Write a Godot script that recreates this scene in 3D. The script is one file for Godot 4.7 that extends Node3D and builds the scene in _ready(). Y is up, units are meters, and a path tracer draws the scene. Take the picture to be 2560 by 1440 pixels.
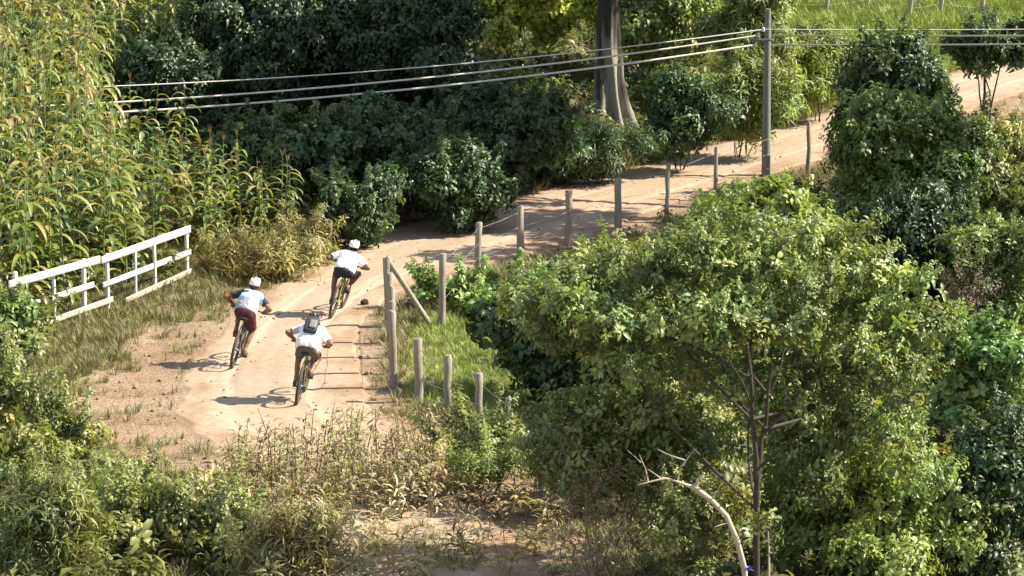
extends Node3D
# A dirt track bends round a hillside of maize; three mountain bikers ride away up it.

var track: Array[Vector2] = [Vector2(3, 60), Vector2(1.5, 34), Vector2(-0.6, 22), Vector2(-1.6, 17), Vector2(-2.5, 13.4), Vector2(-3.45, 10.6), Vector2(-3.7, 8.4), Vector2(-3.75, 6), Vector2(-3.65, 3.6), Vector2(-3.35, 1.6), Vector2(-2.9, -0.4), Vector2(-2, -2.7), Vector2(-0.7, -5.4), Vector2(0.7, -8.1), Vector2(2.4, -10.8), Vector2(4.1, -13.6), Vector2(6.2, -17.4), Vector2(8.3, -21.2), Vector2(10.5, -25.5), Vector2(12.6, -29.5), Vector2(25, -50), Vector2(60, -100)]
var rough_noise := FastNoiseLite.new()
var patch_noise := FastNoiseLite.new()
var used_names := {}
var mats := {}
var sprigs := {}
var rng := RandomNumberGenerator.new()

func _ready() -> void:
	rng.seed = 7
	rough_noise.seed = 3
	rough_noise.frequency = 0.55
	patch_noise.seed = 11
	patch_noise.frequency = 0.42
	patch_noise.fractal_octaves = 3
	build_view()
	build_setting()
	build_posts()
	build_fences()
	build_pole_and_cables()
	build_big_tree()
	build_bushes()
	build_maize()
	build_riders()
	build_weeds()
	build_ground_cover()

func build_view() -> void:
	var cam := Camera3D.new()
	cam.name = "camera"
	cam.fov = 8.786
	cam.near = 1.0
	cam.far = 2000.0
	add_child(cam)
	cam.position = Vector3(0, 12.0276, 64.8948)
	cam.look_at_from_position(cam.position, Vector3.ZERO, Vector3.UP)
	cam.current = true
	var sm := ProceduralSkyMaterial.new()
	sm.sky_top_color = Color(0.50, 0.55, 0.62)
	sm.sky_horizon_color = Color(0.76, 0.76, 0.74)
	sm.ground_bottom_color = Color(0.22, 0.20, 0.14)
	sm.ground_horizon_color = Color(0.50, 0.52, 0.48)
	sm.sky_energy_multiplier = 1.0
	var env := Environment.new()
	env.background_mode = Environment.BG_SKY
	env.sky = Sky.new()
	env.sky.sky_material = sm
	env.background_energy_multiplier = 1.0
	env.tonemap_mode = Environment.TONE_MAPPER_LINEAR
	env.tonemap_exposure = 2.6
	env.sdfgi_enabled = true
	env.ssao_enabled = true
	env.ssil_enabled = true
	var we := WorldEnvironment.new()
	we.name = "world_environment"
	we.environment = env
	add_child(we)
	var sun := DirectionalLight3D.new()
	sun.name = "sun"
	sun.light_color = Color(1.0, 0.965, 0.88)
	sun.light_energy = 1.6
	sun.light_angular_distance = 0.5
	sun.shadow_enabled = true
	add_child(sun)
	var el := deg_to_rad(42.0)
	var az := deg_to_rad(6.0)
	var towards := Vector3(-cos(el) * cos(az), -sin(el), cos(el) * sin(az))
	sun.look_at_from_position(Vector3(40, 40, 0), Vector3(40, 40, 0) + towards, Vector3.UP)

# ---------------------------------------------------------------- shape of the land
func side_distance(x: float, z: float) -> float:
	# signed distance to the middle of the track, positive on the hill side
	var p := Vector2(x, z)
	var best := 1e9
	var sg := 1.0
	for i in track.size() - 1:
		var a := track[i]
		var d := track[i + 1] - a
		var t := clampf((p - a).dot(d) / d.length_squared(), 0.0, 1.0)
		var e := p - a - d * t
		var l := e.length()
		if l < best - 1e-6:
			best = l
			sg = -1.0 if d.x * e.y - d.y * e.x > 0.0 else 1.0
	return best * sg

func half_width(z: float) -> float:
	return lerpf(lerpf(lerpf(1.5, 1.95, smoothstep(-12.0, -7.0, z)), 1.15, smoothstep(-4.0, -0.5, z)), 1.5, smoothstep(3.0, 8.5, z))

func ground_from(x: float, z: float, s: float) -> float:
	var h := 0.0
	if s >= 0.0:
		var t := maxf(0.0, s - 2.1)
		h = lerpf(0.17, 0.03, smoothstep(-6.0, 6.0, z)) * t + 0.25 * smoothstep(0.0, 1.6, t) * (1.0 - smoothstep(-4.0, 3.0, z))
		if t > 34.0:
			h -= (t - 34.0) * 0.12
	else:
		var t := maxf(0.0, -s - 2.3)
		h = -2.4 * (1.0 - exp(-0.24 * t / 2.4)) * (1.0 - smoothstep(18.0, 36.0, z))
	var off := smoothstep(1.6, 3.0, absf(s))
	return h + off * (0.09 * rough_noise.get_noise_2d(x, z) + 0.035 * rough_noise.get_noise_2d(x * 4.0, z * 4.0))

func ground(x: float, z: float) -> float:
	return ground_from(x, z, side_distance(x, z))

func spot(x: float, z: float, up := 0.0) -> Vector3:
	return Vector3(x, ground(x, z) + up, z)

# ---------------------------------------------------------------- helpers: things, parts, materials
func numbered(called: String) -> String:
	var n: int = used_names.get(called, 0)
	used_names[called] = n + 1
	return called if n == 0 else "%s_%03d" % [called, n]

func tag(o: Node3D, label: String, category: String, group := "", kind := "") -> void:
	if label:
		o.set_meta("label", label)
	if category:
		o.set_meta("category", category)
	if group:
		o.set_meta("group", group)
	if kind:
		o.set_meta("kind", kind)

func thing(called: String, label: String, category: String, at: Vector3, turn := 0.0, group := "") -> Node3D:
	var o := Node3D.new()
	o.name = numbered(called)
	add_child(o)
	o.position = at
	o.rotation.y = turn
	tag(o, label, category, group)
	return o

func part(called: String, m: Mesh, material: Material, parent: Node3D, at := Transform3D()) -> MeshInstance3D:
	var o := MeshInstance3D.new()
	o.name = called
	if parent == self:
		o.name = numbered(called)
	else:
		var n := 0
		while parent.has_node(NodePath(str(o.name))):
			n += 1
			o.name = "%s_%03d" % [called, n]
	o.mesh = m
	o.material_override = null
	for k in m.get_surface_count():
		o.set_surface_override_material(k, material)
	o.transform = at
	parent.add_child(o, true)
	return o

func mat(key: String, c: Color, rough := 0.8, back := 0.0, tinted := false) -> StandardMaterial3D:
	# c is a linear base colour
	if mats.has(key):
		return mats[key]
	var m := StandardMaterial3D.new()
	m.resource_name = key
	m.albedo_color = c.linear_to_srgb()
	m.roughness = rough
	m.vertex_color_use_as_albedo = tinted
	m.cull_mode = BaseMaterial3D.CULL_DISABLED
	if back > 0.0:
		m.backlight_enabled = true
		m.backlight = Color(back * 0.95, back, back * 0.45).linear_to_srgb()
	mats[key] = m
	return m

func noise_texture(freq: float, seed_: int, dark: Color, light: Color, octaves := 4) -> NoiseTexture2D:
	var n := FastNoiseLite.new()
	n.seed = seed_
	n.frequency = freq
	n.fractal_octaves = octaves
	var t := NoiseTexture2D.new()
	t.width = 512
	t.height = 512
	t.seamless = true
	t.noise = n
	var g := Gradient.new()
	g.set_color(0, dark)
	g.set_color(1, light)
	t.color_ramp = g
	return t

func grainy(key: String, c: Color, rough: float, scale: float, relief: float, tinted := false, spread := 0.28) -> StandardMaterial3D:
	if mats.has(key):
		return mats[key]
	var m := mat(key, c, rough, 0.0, tinted)
	m.albedo_texture = noise_texture(0.03, key.hash() % 1000, Color(1 - spread, 1 - spread, 1 - spread), Color(1, 1, 1))
	m.heightmap_enabled = relief > 0.0
	if relief > 0.0:
		m.heightmap_texture = noise_texture(0.05, key.hash() % 777, Color.BLACK, Color.WHITE, 5)
		m.heightmap_scale = relief
	m.uv1_triplanar = true
	m.uv1_world_triplanar = true
	m.uv1_scale = Vector3.ONE * scale
	return m

func begin() -> SurfaceTool:
	var st := SurfaceTool.new()
	st.begin(Mesh.PRIMITIVE_TRIANGLES)
	return st

func finish(st: SurfaceTool) -> ArrayMesh:
	st.generate_normals()
	return st.commit()

func tri(st: SurfaceTool, a: Vector3, b: Vector3, c: Vector3) -> void:
	st.add_vertex(a)
	st.add_vertex(b)
	st.add_vertex(c)

# a round bar through points; ragged > 0 makes it uneven like a branch
func tube(st: SurfaceTool, pts: Array, radii: Array, sides := 7, ragged := 0.0) -> void:
	var rings := []
	for i in pts.size():
		var p: Vector3 = pts[i]
		var along: Vector3 = (pts[mini(i + 1, pts.size() - 1)] - pts[maxi(i - 1, 0)]).normalized()
		var s := along.cross(Vector3(0.31, 0.17, 0.93)).normalized()
		var u := s.cross(along)
		var ring := PackedVector3Array()
		for k in sides:
			var a := TAU * k / sides
			var r: float = radii[i] * (1.0 + ragged * (sin(k * 2.4 + i * 1.7) * 0.6 + rng.randf_range(-0.4, 0.4)))
			ring.append(p + (s * cos(a) + u * sin(a)) * r)
		rings.append(ring)
	st.set_smooth_group(0)
	for i in pts.size() - 1:
		for k in sides:
			var k2 := (k + 1) % sides
			tri(st, rings[i][k], rings[i][k2], rings[i + 1][k])
			tri(st, rings[i][k2], rings[i + 1][k2], rings[i + 1][k])
	st.set_smooth_group(-1)
	for k in range(1, sides - 1):
		tri(st, rings[0][0], rings[0][k + 1], rings[0][k])
		var e: int = pts.size() - 1
		tri(st, rings[e][0], rings[e][k], rings[e][k + 1])

func tube_mesh(pts: Array, radii: Array, sides := 7, ragged := 0.0) -> ArrayMesh:
	var st := begin()
	tube(st, pts, radii, sides, ragged)
	return finish(st)

# a box with rounded edges
func rounded_box(size: Vector3, r: float, cuts := 5) -> ArrayMesh:
	var st := begin()
	st.set_smooth_group(0)
	var h := size * 0.5
	var inner := h - Vector3.ONE * r
	for axis in 3:
		for sg in [-1.0, 1.0]:
			var grid := []
			for i in cuts + 1:
				for j in cuts + 1:
					var p := Vector3.ZERO
					var ti := -1.0 + 2.0 * i / cuts
					var tj := -1.0 + 2.0 * j / cuts
					# gather the cuts near the edges
					ti = signf(ti) * (1.0 - pow(1.0 - absf(ti), 1.8))
					tj = signf(tj) * (1.0 - pow(1.0 - absf(tj), 1.8))
					p[axis] = h[axis] * sg
					p[(axis + 1) % 3] = h[(axis + 1) % 3] * ti
					p[(axis + 2) % 3] = h[(axis + 2) % 3] * tj
					var q := p.clamp(-inner, inner)
					grid.append(q + (p - q).normalized() * r)
			for i in cuts:
				for j in cuts:
					var a: Vector3 = grid[i * (cuts + 1) + j]
					var b: Vector3 = grid[(i + 1) * (cuts + 1) + j]
					var c: Vector3 = grid[(i + 1) * (cuts + 1) + j + 1]
					var d: Vector3 = grid[i * (cuts + 1) + j + 1]
					if sg < 0.0:
						tri(st, a, b, c)
						tri(st, a, c, d)
					else:
						tri(st, a, c, b)
						tri(st, a, d, c)
	return finish(st)

# ---------------------------------------------------------------- the setting
func build_setting() -> void:
	# the ground: one sheet, fine in the middle and coarse out to the horizon
	var xs := PackedFloat32Array()
	var v := -600.0
	while v < 600.0:
		xs.append(v)
		var near := absf(v)
		v += 0.2 if near < 15.0 else (0.8 if near < 30.0 else (6.0 if near < 80.0 else 60.0))
	xs.append(600.0)
	var zs := PackedFloat32Array()
	v = -600.0
	while v < 600.0:
		zs.append(v)
		var near := absf(v + 9.0)
		v += 0.2 if near < 32.0 else (0.8 if near < 45.0 else (6.0 if near < 80.0 else 60.0))
	zs.append(600.0)
	var st := begin()
	st.set_smooth_group(0)
	var nx := xs.size()
	for z in zs:
		for x in xs:
			var s := side_distance(x, z)
			var y := ground_from(x, z, s) if absf(x) < 80.0 and absf(z) < 90.0 else ground_from(clampf(x, -80, 80), clampf(z, -90, 90), side_distance(clampf(x, -80, 80), clampf(z, -90, 90)))
			var edge := half_width(z)
			var n := patch_noise.get_noise_2d(x * 1.6, z * 1.6)
			var bare := 1.0 - smoothstep(edge + 0.2, edge + 1.6, absf(s) + n * 0.9)
			if s > 0.0 and z > 1.0 and z < 15.5:
				var out := lerpf(1.4, 2.9, smoothstep(2.0, 8.5, z))
				bare = maxf(bare, 1.0 - smoothstep(out, out + 1.3, s + n * 1.3))
			if z > 12.5:
				bare = maxf(bare, 1.0 - smoothstep(2.0, 3.2, absf(x + 1.4) + n * 0.8))
			if s < 0.0 and x > 8.0 and z < -16.0:
				bare = maxf(bare, 1.0 - smoothstep(2.5, 4.5, -s + n * 0.8))
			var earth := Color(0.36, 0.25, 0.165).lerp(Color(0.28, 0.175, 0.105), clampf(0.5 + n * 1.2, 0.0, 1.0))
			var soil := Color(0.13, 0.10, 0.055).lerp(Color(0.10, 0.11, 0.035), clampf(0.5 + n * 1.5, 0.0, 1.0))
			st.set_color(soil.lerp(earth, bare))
			st.add_vertex(Vector3(x, y, z))
	for j in zs.size() - 1:
		for i in nx - 1:
			var a := j * nx + i
			for k in [a, a + 1, a + nx, a + 1, a + nx + 1, a + nx]:
				st.add_index(k)
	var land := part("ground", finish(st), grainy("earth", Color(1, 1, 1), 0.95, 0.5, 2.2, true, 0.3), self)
	tag(land, "bare reddish earth and shaded soil of the hillside around the track", "ground", "", "structure")
	# the dirt track, with the ruts that wheels have pressed
	var c := Curve2D.new()
	for i in track.size():
		var tangent := (track[mini(i + 1, track.size() - 1)] - track[maxi(i - 1, 0)]) * 0.16
		c.add_point(track[i], -tangent, tangent)
	st = begin()
	st.set_smooth_group(0)
	var rows := 640
	var cols := 49
	var length := c.get_baked_length()
	for r in rows + 1:
		var at := length * r / rows
		var p := c.sample_baked(at, true)
		var q := c.sample_baked(minf(at + 0.3, length), true)
		var p0 := c.sample_baked(maxf(at - 0.3, 0.0), true)
		var across := (q - p0).normalized().orthogonal()
		var w := half_width(p.y)
		for k in cols:
			var u := -1.0 + 2.0 * k / (cols - 1)
			var wob := 1.0 + 0.13 * rough_noise.get_noise_2d(at * 1.3, signf(u) * 40.0) + 0.07 * rough_noise.get_noise_2d(at * 5.0, signf(u) * 90.0)
			var xz := p + across * u * w * wob
			var y := 0.022 + 0.012 * (1.0 - u * u)
			for rut in [-0.45, -0.28, 0.38, 0.52]:
				y -= 0.02 * exp(-pow((u - rut - 0.05 * sin(at * 0.5)) / 0.055, 2.0))
			for rut in [-0.62, -0.50, -0.1, 0.12, 0.30, 0.60]:
				y -= 0.009 * exp(-pow((u - rut - 0.16 * sin(at * 0.23 + rut * 9.0)) / 0.022, 2.0))
			y += 0.006 * rough_noise.get_noise_2d(xz.x * 6.0, xz.y * 6.0)
			if absf(u) > 0.93:
				y = -0.02
			var tone := 1.0 + 0.16 * patch_noise.get_noise_2d(at * 0.6, u * 6.0)
			var smooth_ := exp(-pow((absf(u - 0.05 * sin(at * 0.5)) - 0.42) / 0.13, 2.0)) * (0.75 + 0.5 * rough_noise.get_noise_2d(at * 2.0, u * 3.0))
			var col := Color(0.365, 0.26, 0.183).lerp(Color(0.44, 0.33, 0.243), smooth_)
			col = Color(col.r * tone, col.g * tone, col.b * tone)
			var n := patch_noise.get_noise_2d(xz.x * 1.6, xz.y * 1.6)
			var verge := Color(0.36, 0.25, 0.165).lerp(Color(0.28, 0.175, 0.105), clampf(0.5 + n * 1.2, 0.0, 1.0))
			st.set_color(col.lerp(verge, smoothstep(0.62, 0.95, absf(u) + n * 0.5)))
			st.add_vertex(Vector3(xz.x, maxf(ground(xz.x, xz.y), 0.0) * 0.5 + y, xz.y))
	for r in rows:
		for k in cols - 1:
			var a := r * cols + k
			for i in [a, a + cols, a + 1, a + 1, a + cols, a + cols + 1]:
				st.add_index(i)
	var road := part("dirt_road", finish(st), grainy("dust", Color(1, 1, 1), 0.95, 0.35, 0.5, true, 0.14), self)
	tag(road, "pale dusty dirt track curving from the bottom up to the right", "dirt road", "", "structure")

# ---------------------------------------------------------------- posts, fences, pole
func post_mesh(h: float, r: float, lean: Vector2) -> ArrayMesh:
	var pts := []
	var radii := []
	for i in 6:
		var t := i / 5.0
		pts.append(Vector3(lean.x * t + rng.randf_range(-0.012, 0.012), -0.25 + (h + 0.25) * t, lean.y * t))
		radii.append(r * lerpf(1.06, 0.92, t))
	pts.append(Vector3(lean.x, h + 0.015, lean.y))
	radii.append(r * 0.72)
	return tube_mesh(pts, radii, 9, 0.13)

func build_posts() -> void:
	var wood := grainy("weathered_wood", Color(0.46, 0.40, 0.32), 0.9, 2.5, 1.0, false, 0.4)
	var pale := grainy("pale_wood", Color(0.50, 0.43, 0.31), 0.9, 2.5, 1.0, false, 0.35)
	# loose posts on the hill side of the track
	var p := thing("fence_post", "thin pale stake at the maize edge left of the highest rider", "post", spot(-3.36, -3.24))
	part("stake", post_mesh(0.62, 0.024, Vector2(0.02, 0)), pale, p)
	p = thing("fence_post", "short pale stake among the shaded bushes above the far bend", "post", spot(-0.43, -11.11))
	part("stake", post_mesh(0.55, 0.032, Vector2(0.03, 0)), pale, p)
	p = thing("fence_post", "thin grey stake half hidden in shrubs below the front fence posts", "post", spot(0.38, 15.32))
	part("stake", post_mesh(0.8, 0.03, Vector2(0.0, 0)), wood, p)

func fence(called: String, label: String, rows: Array, wood: Material, strands: Array, group := "") -> Node3D:
	# rows: x, z, height, radius, lean x, lean z
	var first := spot(rows[0][0], rows[0][1])
	var f := thing(called, label, "fence", first, 0.0, group)
	var tops := []
	for r in rows:
		var at := spot(r[0], r[1]) - first
		part("post", post_mesh(r[2], r[3], Vector2(r[4], r[5])), wood, f, Transform3D(Basis(), at))
		tops.append([at, Vector3(r[4], r[2], r[5])])
	var wire := mat("wire", Color(0.42, 0.38, 0.33), 0.6)
	wire.metallic = 0.6
	for s in strands:
		for i in tops.size() - 1:
			var a: Vector3 = tops[i][0] + tops[i][1] * s
			var b: Vector3 = tops[i + 1][0] + tops[i + 1][1] * s
			part("wire", tube_mesh([a, (a + b) * 0.5 - Vector3(0, 0.02, 0), b], [0.003, 0.003, 0.003], 4), wire, f)
	return f

func build_fences() -> void:
	var wood := grainy("weathered_wood", Color(0.46, 0.40, 0.32), 0.9, 2.5, 1.0, false, 0.4)
	fence("wire_fence", "post and wire fence climbing along the far edge bend to the pole", [
		[-1.17, 3.49, 1.23, 0.062, 0.02, 0], [-0.62, -1.18, 0.96, 0.062, 0.03, 0], [0.16, -2.82, 0.99, 0.07, -0.02, 0], [1.06, -4.32, 1.05, 0.07, 0.0, 0], [2.04, -5.88, 1.03, 0.07, -0.02, 0],
		[3.01, -7.08, 1.18, 0.048, 0.02, 0], [4.10, -9.73, 1.07, 0.044, 0.0, 0], [6.21, -12.90, 1.15, 0.048, 0.01, 0], [7.97, -15.46, 1.14, 0.05, 0, 0]], wood, [0.35, 0.62, 0.9])
	var f := fence("corner_fence", "line of grey timber posts with diagonal brace beside the riders' track", [
		[-2.04, 3.48, 1.16, 0.072, -0.05, 0], [-1.97, 4.94, 1.15, 0.06, -0.02, 0], [-1.91, 6.14, 1.15, 0.056, 0.0, 0], [-1.85, 7.39, 1.15, 0.058, -0.03, 0], [-1.81, 8.50, 1.2, 0.062, -0.02, 0],
		[-1.40, 9.46, 0.97, 0.068, -0.02, 0], [-0.96, 10.05, 0.9, 0.064, 0.0, 0], [-0.49, 10.80, 0.8, 0.06, 0.0, 0], [-0.06, 11.76, 0.72, 0.05, 0, 0], [0.2, 13.4, 0.8, 0.05, 0.0, 0]], wood, [0.4, 0.85])
	part("brace", tube_mesh([Vector3(-0.02, 1.10, 0), Vector3(0.34, 0.54, -0.05), Vector3(0.70, -0.04, -0.1)], [0.046, 0.046, 0.048], 8, 0.06), grainy("pale_wood", Color(0.50, 0.43, 0.31), 0.9, 2.5, 1.0, false, 0.35), f)
	fence("field_fence", "leaning pale posts of fence across bright field at upper right", [
		[7.29, -33.80, 1.1, 0.06, 0.05, 0], [8.36, -34.58, 1.0, 0.065, 0.06, 0], [9.59, -36.03, 1.15, 0.07, 0.05, 0], [10.55, -35.10, 1.3, 0.07, 0.22, 0], [11.58, -36.66, 1.3, 0.07, 0.20, 0], [12.80, -37.28, 1.1, 0.07, 0.12, 0]],
		grainy("pale_wood", Color(0.50, 0.43, 0.31), 0.9, 2.5, 1.0, false, 0.35), [0.3, 0.8])
	# the white rail fence in front of the maize, two panels with a gap between their rails
	var white := grainy("white_paint", Color(0.82, 0.80, 0.77), 0.6, 3.0, 0.8, false, 0.25)
	var worn := grainy("worn_paint", Color(0.70, 0.63, 0.50), 0.75, 3.0, 0.8, false, 0.35)
	var posts := [Vector3(-8.08, 0, 4.95), Vector3(-7.58, 0, 3.87), Vector3(-7.17, 0, 3.15), Vector3(-6.85, 0, 2.46), Vector3(-6.46, 0, 1.61), Vector3(-6.19, 0, 0.96), Vector3(-5.75, 0, -0.35)]
	var high := [1.15, 0.95, 1.0, 0.98, 0.94, 0.91, 0.89]
	var wide := [0.075, 0.055, 0.075, 0.065, 0.05, 0.06, 0.07]
	var o := thing("white_rail_fence", "white painted timber rail fence in front of the maize", "fence", spot(-7.17, 3.15))
	var base := o.position
	for i in posts.size():
		var at: Vector3 = spot(posts[i].x, posts[i].z) - base
		part("post", rounded_box(Vector3(wide[i], high[i] + 0.3, wide[i] * 0.8), 0.008, 3), white, o, Transform3D(Basis(Vector3.UP, 1.16) * Basis(Vector3.BACK, rng.randf_range(-0.03, 0.03)), at + Vector3(0, high[i] * 0.5 - 0.15, 0)))
	for rail in [[0, 2, 0.98, 0.93, 0.25, 0.42], [0, 2, 0.54, 0.53, 0.0, 0.22], [0, 2, 0.14, 0.16, 1.9, 0.8], [3, 6, 0.91, 0.84, 0.30, 0.06], [3, 6, 0.48, 0.43, 0.26, 0.06], [4, 6, 0.12, 0.08, 0.5, 0.06]]:
		var a: Vector3 = spot(posts[rail[0]].x, posts[rail[0]].z, rail[2]) - base
		var b: Vector3 = spot(posts[rail[1]].x, posts[rail[1]].z, rail[3]) - base
		var d := (b - a).normalized()
		a -= d * rail[4]
		b += d * rail[5]
		var across := Vector3(d.z, 0, -d.x).normalized()
		var front := -across if across.z < 0.0 else across
		part("rail", rounded_box(Vector3((b - a).length(), 0.13 if rail[2] > 0.8 else 0.098, 0.03), 0.007, 3), worn if rail[2] < 0.2 else white, o, Transform3D(Basis(d, d.cross(-front).normalized() * -1.0, front), (a + b) * 0.5 + front * 0.05))

func build_pole_and_cables() -> void:
	var concrete := grainy("concrete", Color(0.25, 0.265, 0.23), 0.9, 2.0, 0.6, false, 0.3)
	var at := spot(5.33, -12.90)
	var o := thing("utility_pole", "grey concrete utility pole standing at the upper track edge", "utility pole", at)
	part("shaft", tube_mesh([Vector3(0, -0.4, 0), Vector3(0, 0.5, 0), Vector3(-0.005, 1.8, 0), Vector3(0, 3.3, 0), Vector3(0, 3.52, 0)], [0.098, 0.094, 0.08, 0.064, 0.058], 12, 0.015), concrete, o)
	part("cross_arm", rounded_box(Vector3(0.46, 0.05, 0.06), 0.008, 3), concrete, o, Transform3D(Basis(), Vector3(-0.1, 2.88, 0.1)))
	var glazed := mat("porcelain", Color(0.62, 0.66, 0.64), 0.25)
	for k in 3:
		var y: float = [3.10, 2.98, 2.78][k]
		var x: float = [-0.10, -0.19, -0.25][k]
		part("insulator", tube_mesh([Vector3(x, y - 0.05, 0.095), Vector3(x, y - 0.02, 0.095), Vector3(x, y, 0.095), Vector3(x, y + 0.02, 0.095), Vector3(x, y + 0.05, 0.095)], [0.022, 0.036, 0.024, 0.034, 0.015], 9), glazed, o)
	var line := mat("cable_sheath", Color(0.58, 0.54, 0.50), 0.7)
	# left span: three lines to a pole beyond the maize; right span: three on to the next
	var ends := [[Vector3(-0.10, 3.10, 0.095), Vector3(-7.9, 2.66, -7.5), 0.012, "topmost and thinnest cable crossing the dark trees left of the pole", 0.2],
		[Vector3(-0.19, 2.98, 0.095), Vector3(-7.9, 2.34, -7.5), 0.019, "middle grey cable crossing the dark trees left of the pole", 0.2],
		[Vector3(-0.25, 2.78, 0.095), Vector3(-7.9, 2.14, -7.5), 0.021, "lowest grey cable crossing the dark trees left of the pole", 0.2],
		[Vector3(-0.10, 3.10, 0.095), Vector3(16.0, 3.16, -13.0), 0.010, "topmost faint cable running right from the pole over the bank", 0.04],
		[Vector3(0.06, 2.98, 0.095), Vector3(16.0, 3.02, -13.0), 0.017, "middle pale cable running right from the pole to the trees", 0.04],
		[Vector3(0.06, 2.78, 0.095), Vector3(16.0, 2.86, -13.0), 0.017, "lowest pale cable running right from the pole to the trees", 0.04]]
	for e in ends:
		var a: Vector3 = at + e[0]
		var b: Vector3 = e[1]
		b = b + (b - a) * 0.1 if b.x < 0.0 else b
		var pts := []
		var radii := []
		for i in 25:
			var t := i / 24.0
			pts.append(a.lerp(b, t) - Vector3(0, e[4] * 4.0 * t * (1.0 - t), 0))
			radii.append(e[2])
		var cable := part("power_cable", tube_mesh(pts, radii, 6), line, self)
		tag(cable, e[3], "cable", "cables on the utility pole")

# ---------------------------------------------------------------- foliage
func leaf(st: SurfaceTool, base: Basis, at: Vector3, length: float, width: float, droop: float, tone: float) -> void:
	# a folded leaf of six faces; base.x runs along the leaf, base.y is its upper side
	st.set_color(Color(tone, tone, tone * 0.95))
	var l := base.x
	var n := base.y
	var s := base.z
	var p0 := at
	var p1 := at + l * length * 0.42 + n * length * 0.03
	var p2 := at + l * length * 0.78 - n * droop * length * 0.3
	var p3 := at + l * length - n * droop * length
	var up := n * width * 0.22
	var a1 := p1 + s * width * 0.5 + up
	var b1 := p1 - s * width * 0.5 + up
	var a2 := p2 + s * width * 0.34 + up * 0.6
	var b2 := p2 - s * width * 0.34 + up * 0.6
	tri(st, p0, a1, p1)
	tri(st, p0, p1, b1)
	tri(st, p1, a1, a2)
	tri(st, p1, a2, p2)
	tri(st, p1, p2, b2)
	tri(st, p1, b2, b1)
	tri(st, p2, a2, p3)
	tri(st, p2, p3, b2)

func sprig(kind: String) -> ArrayMesh:
	# a twig end with its leaves, about 0.3 m across
	if sprigs.has(kind):
		return sprigs[kind]
	var r := RandomNumberGenerator.new()
	r.seed = kind.hash()
	var st := begin()
	var n := 7
	var length := 0.155
	var width := 0.072
	var reach := 0.15
	match kind:
		"broad":
			n = 6
			length = 0.17
			width = 0.105
			reach = 0.14
		"narrow":
			n = 8
			length = 0.24
			width = 0.042
			reach = 0.16
		"fine":
			n = 7
			length = 0.09
			width = 0.022
			reach = 0.26
	for i in n:
		var a := i * 2.4 + r.randf_range(-0.4, 0.4)
		var up := reach * (i + 0.5) / n
		var tilt := r.randf_range(-0.15, 0.75)
		var out := Vector3(cos(a) * cos(tilt), sin(tilt), sin(a) * cos(tilt)).normalized()
		var s := out.cross(Vector3.UP).normalized()
		leaf(st, Basis(out, s.cross(out), s), Vector3(0, up, 0) + out * 0.02, length * r.randf_range(0.75, 1.2), width * r.randf_range(0.8, 1.2), r.randf_range(0.1, 0.5), r.randf_range(0.8, 1.25))
	st.set_color(Color(0.9, 0.75, 0.7))
	var tw := 0.005 if kind != "fine" else 0.007
	tri(st, Vector3(-tw, -0.06, 0), Vector3(tw, -0.06, 0), Vector3(0, reach, 0))
	tri(st, Vector3(0, -0.06, -tw), Vector3(0, -0.06, tw), Vector3(0, reach, 0))
	sprigs[kind] = finish(st)
	return sprigs[kind]

func scatter(called: String, m: Mesh, material: Material, where: Array, colors: Array, parent: Node3D) -> MultiMeshInstance3D:
	var mm := MultiMesh.new()
	mm.transform_format = MultiMesh.TRANSFORM_3D
	mm.use_colors = true
	mm.mesh = m
	mm.instance_count = where.size()
	for i in where.size():
		mm.set_instance_transform(i, where[i])
		mm.set_instance_color(i, colors[i])
	var o := MultiMeshInstance3D.new()
	o.name = called if parent != self else numbered(called)
	o.multimesh = mm
	o.material_override = material
	o.set_meta("kind", "stuff")
	parent.add_child(o, true)
	return o

func leaf_material() -> StandardMaterial3D:
	return mat("leaves", Color(1, 1, 1), 0.42, 0.75, true)

func upright(up: Vector3, size: float) -> Basis:
	var a := rng.randf_range(0, TAU)
	var x := Vector3(cos(a), 0.05, sin(a))
	var z := x.cross(up).normalized()
	x = up.cross(z).normalized()
	return Basis(x * size, up * size, z * size)

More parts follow.
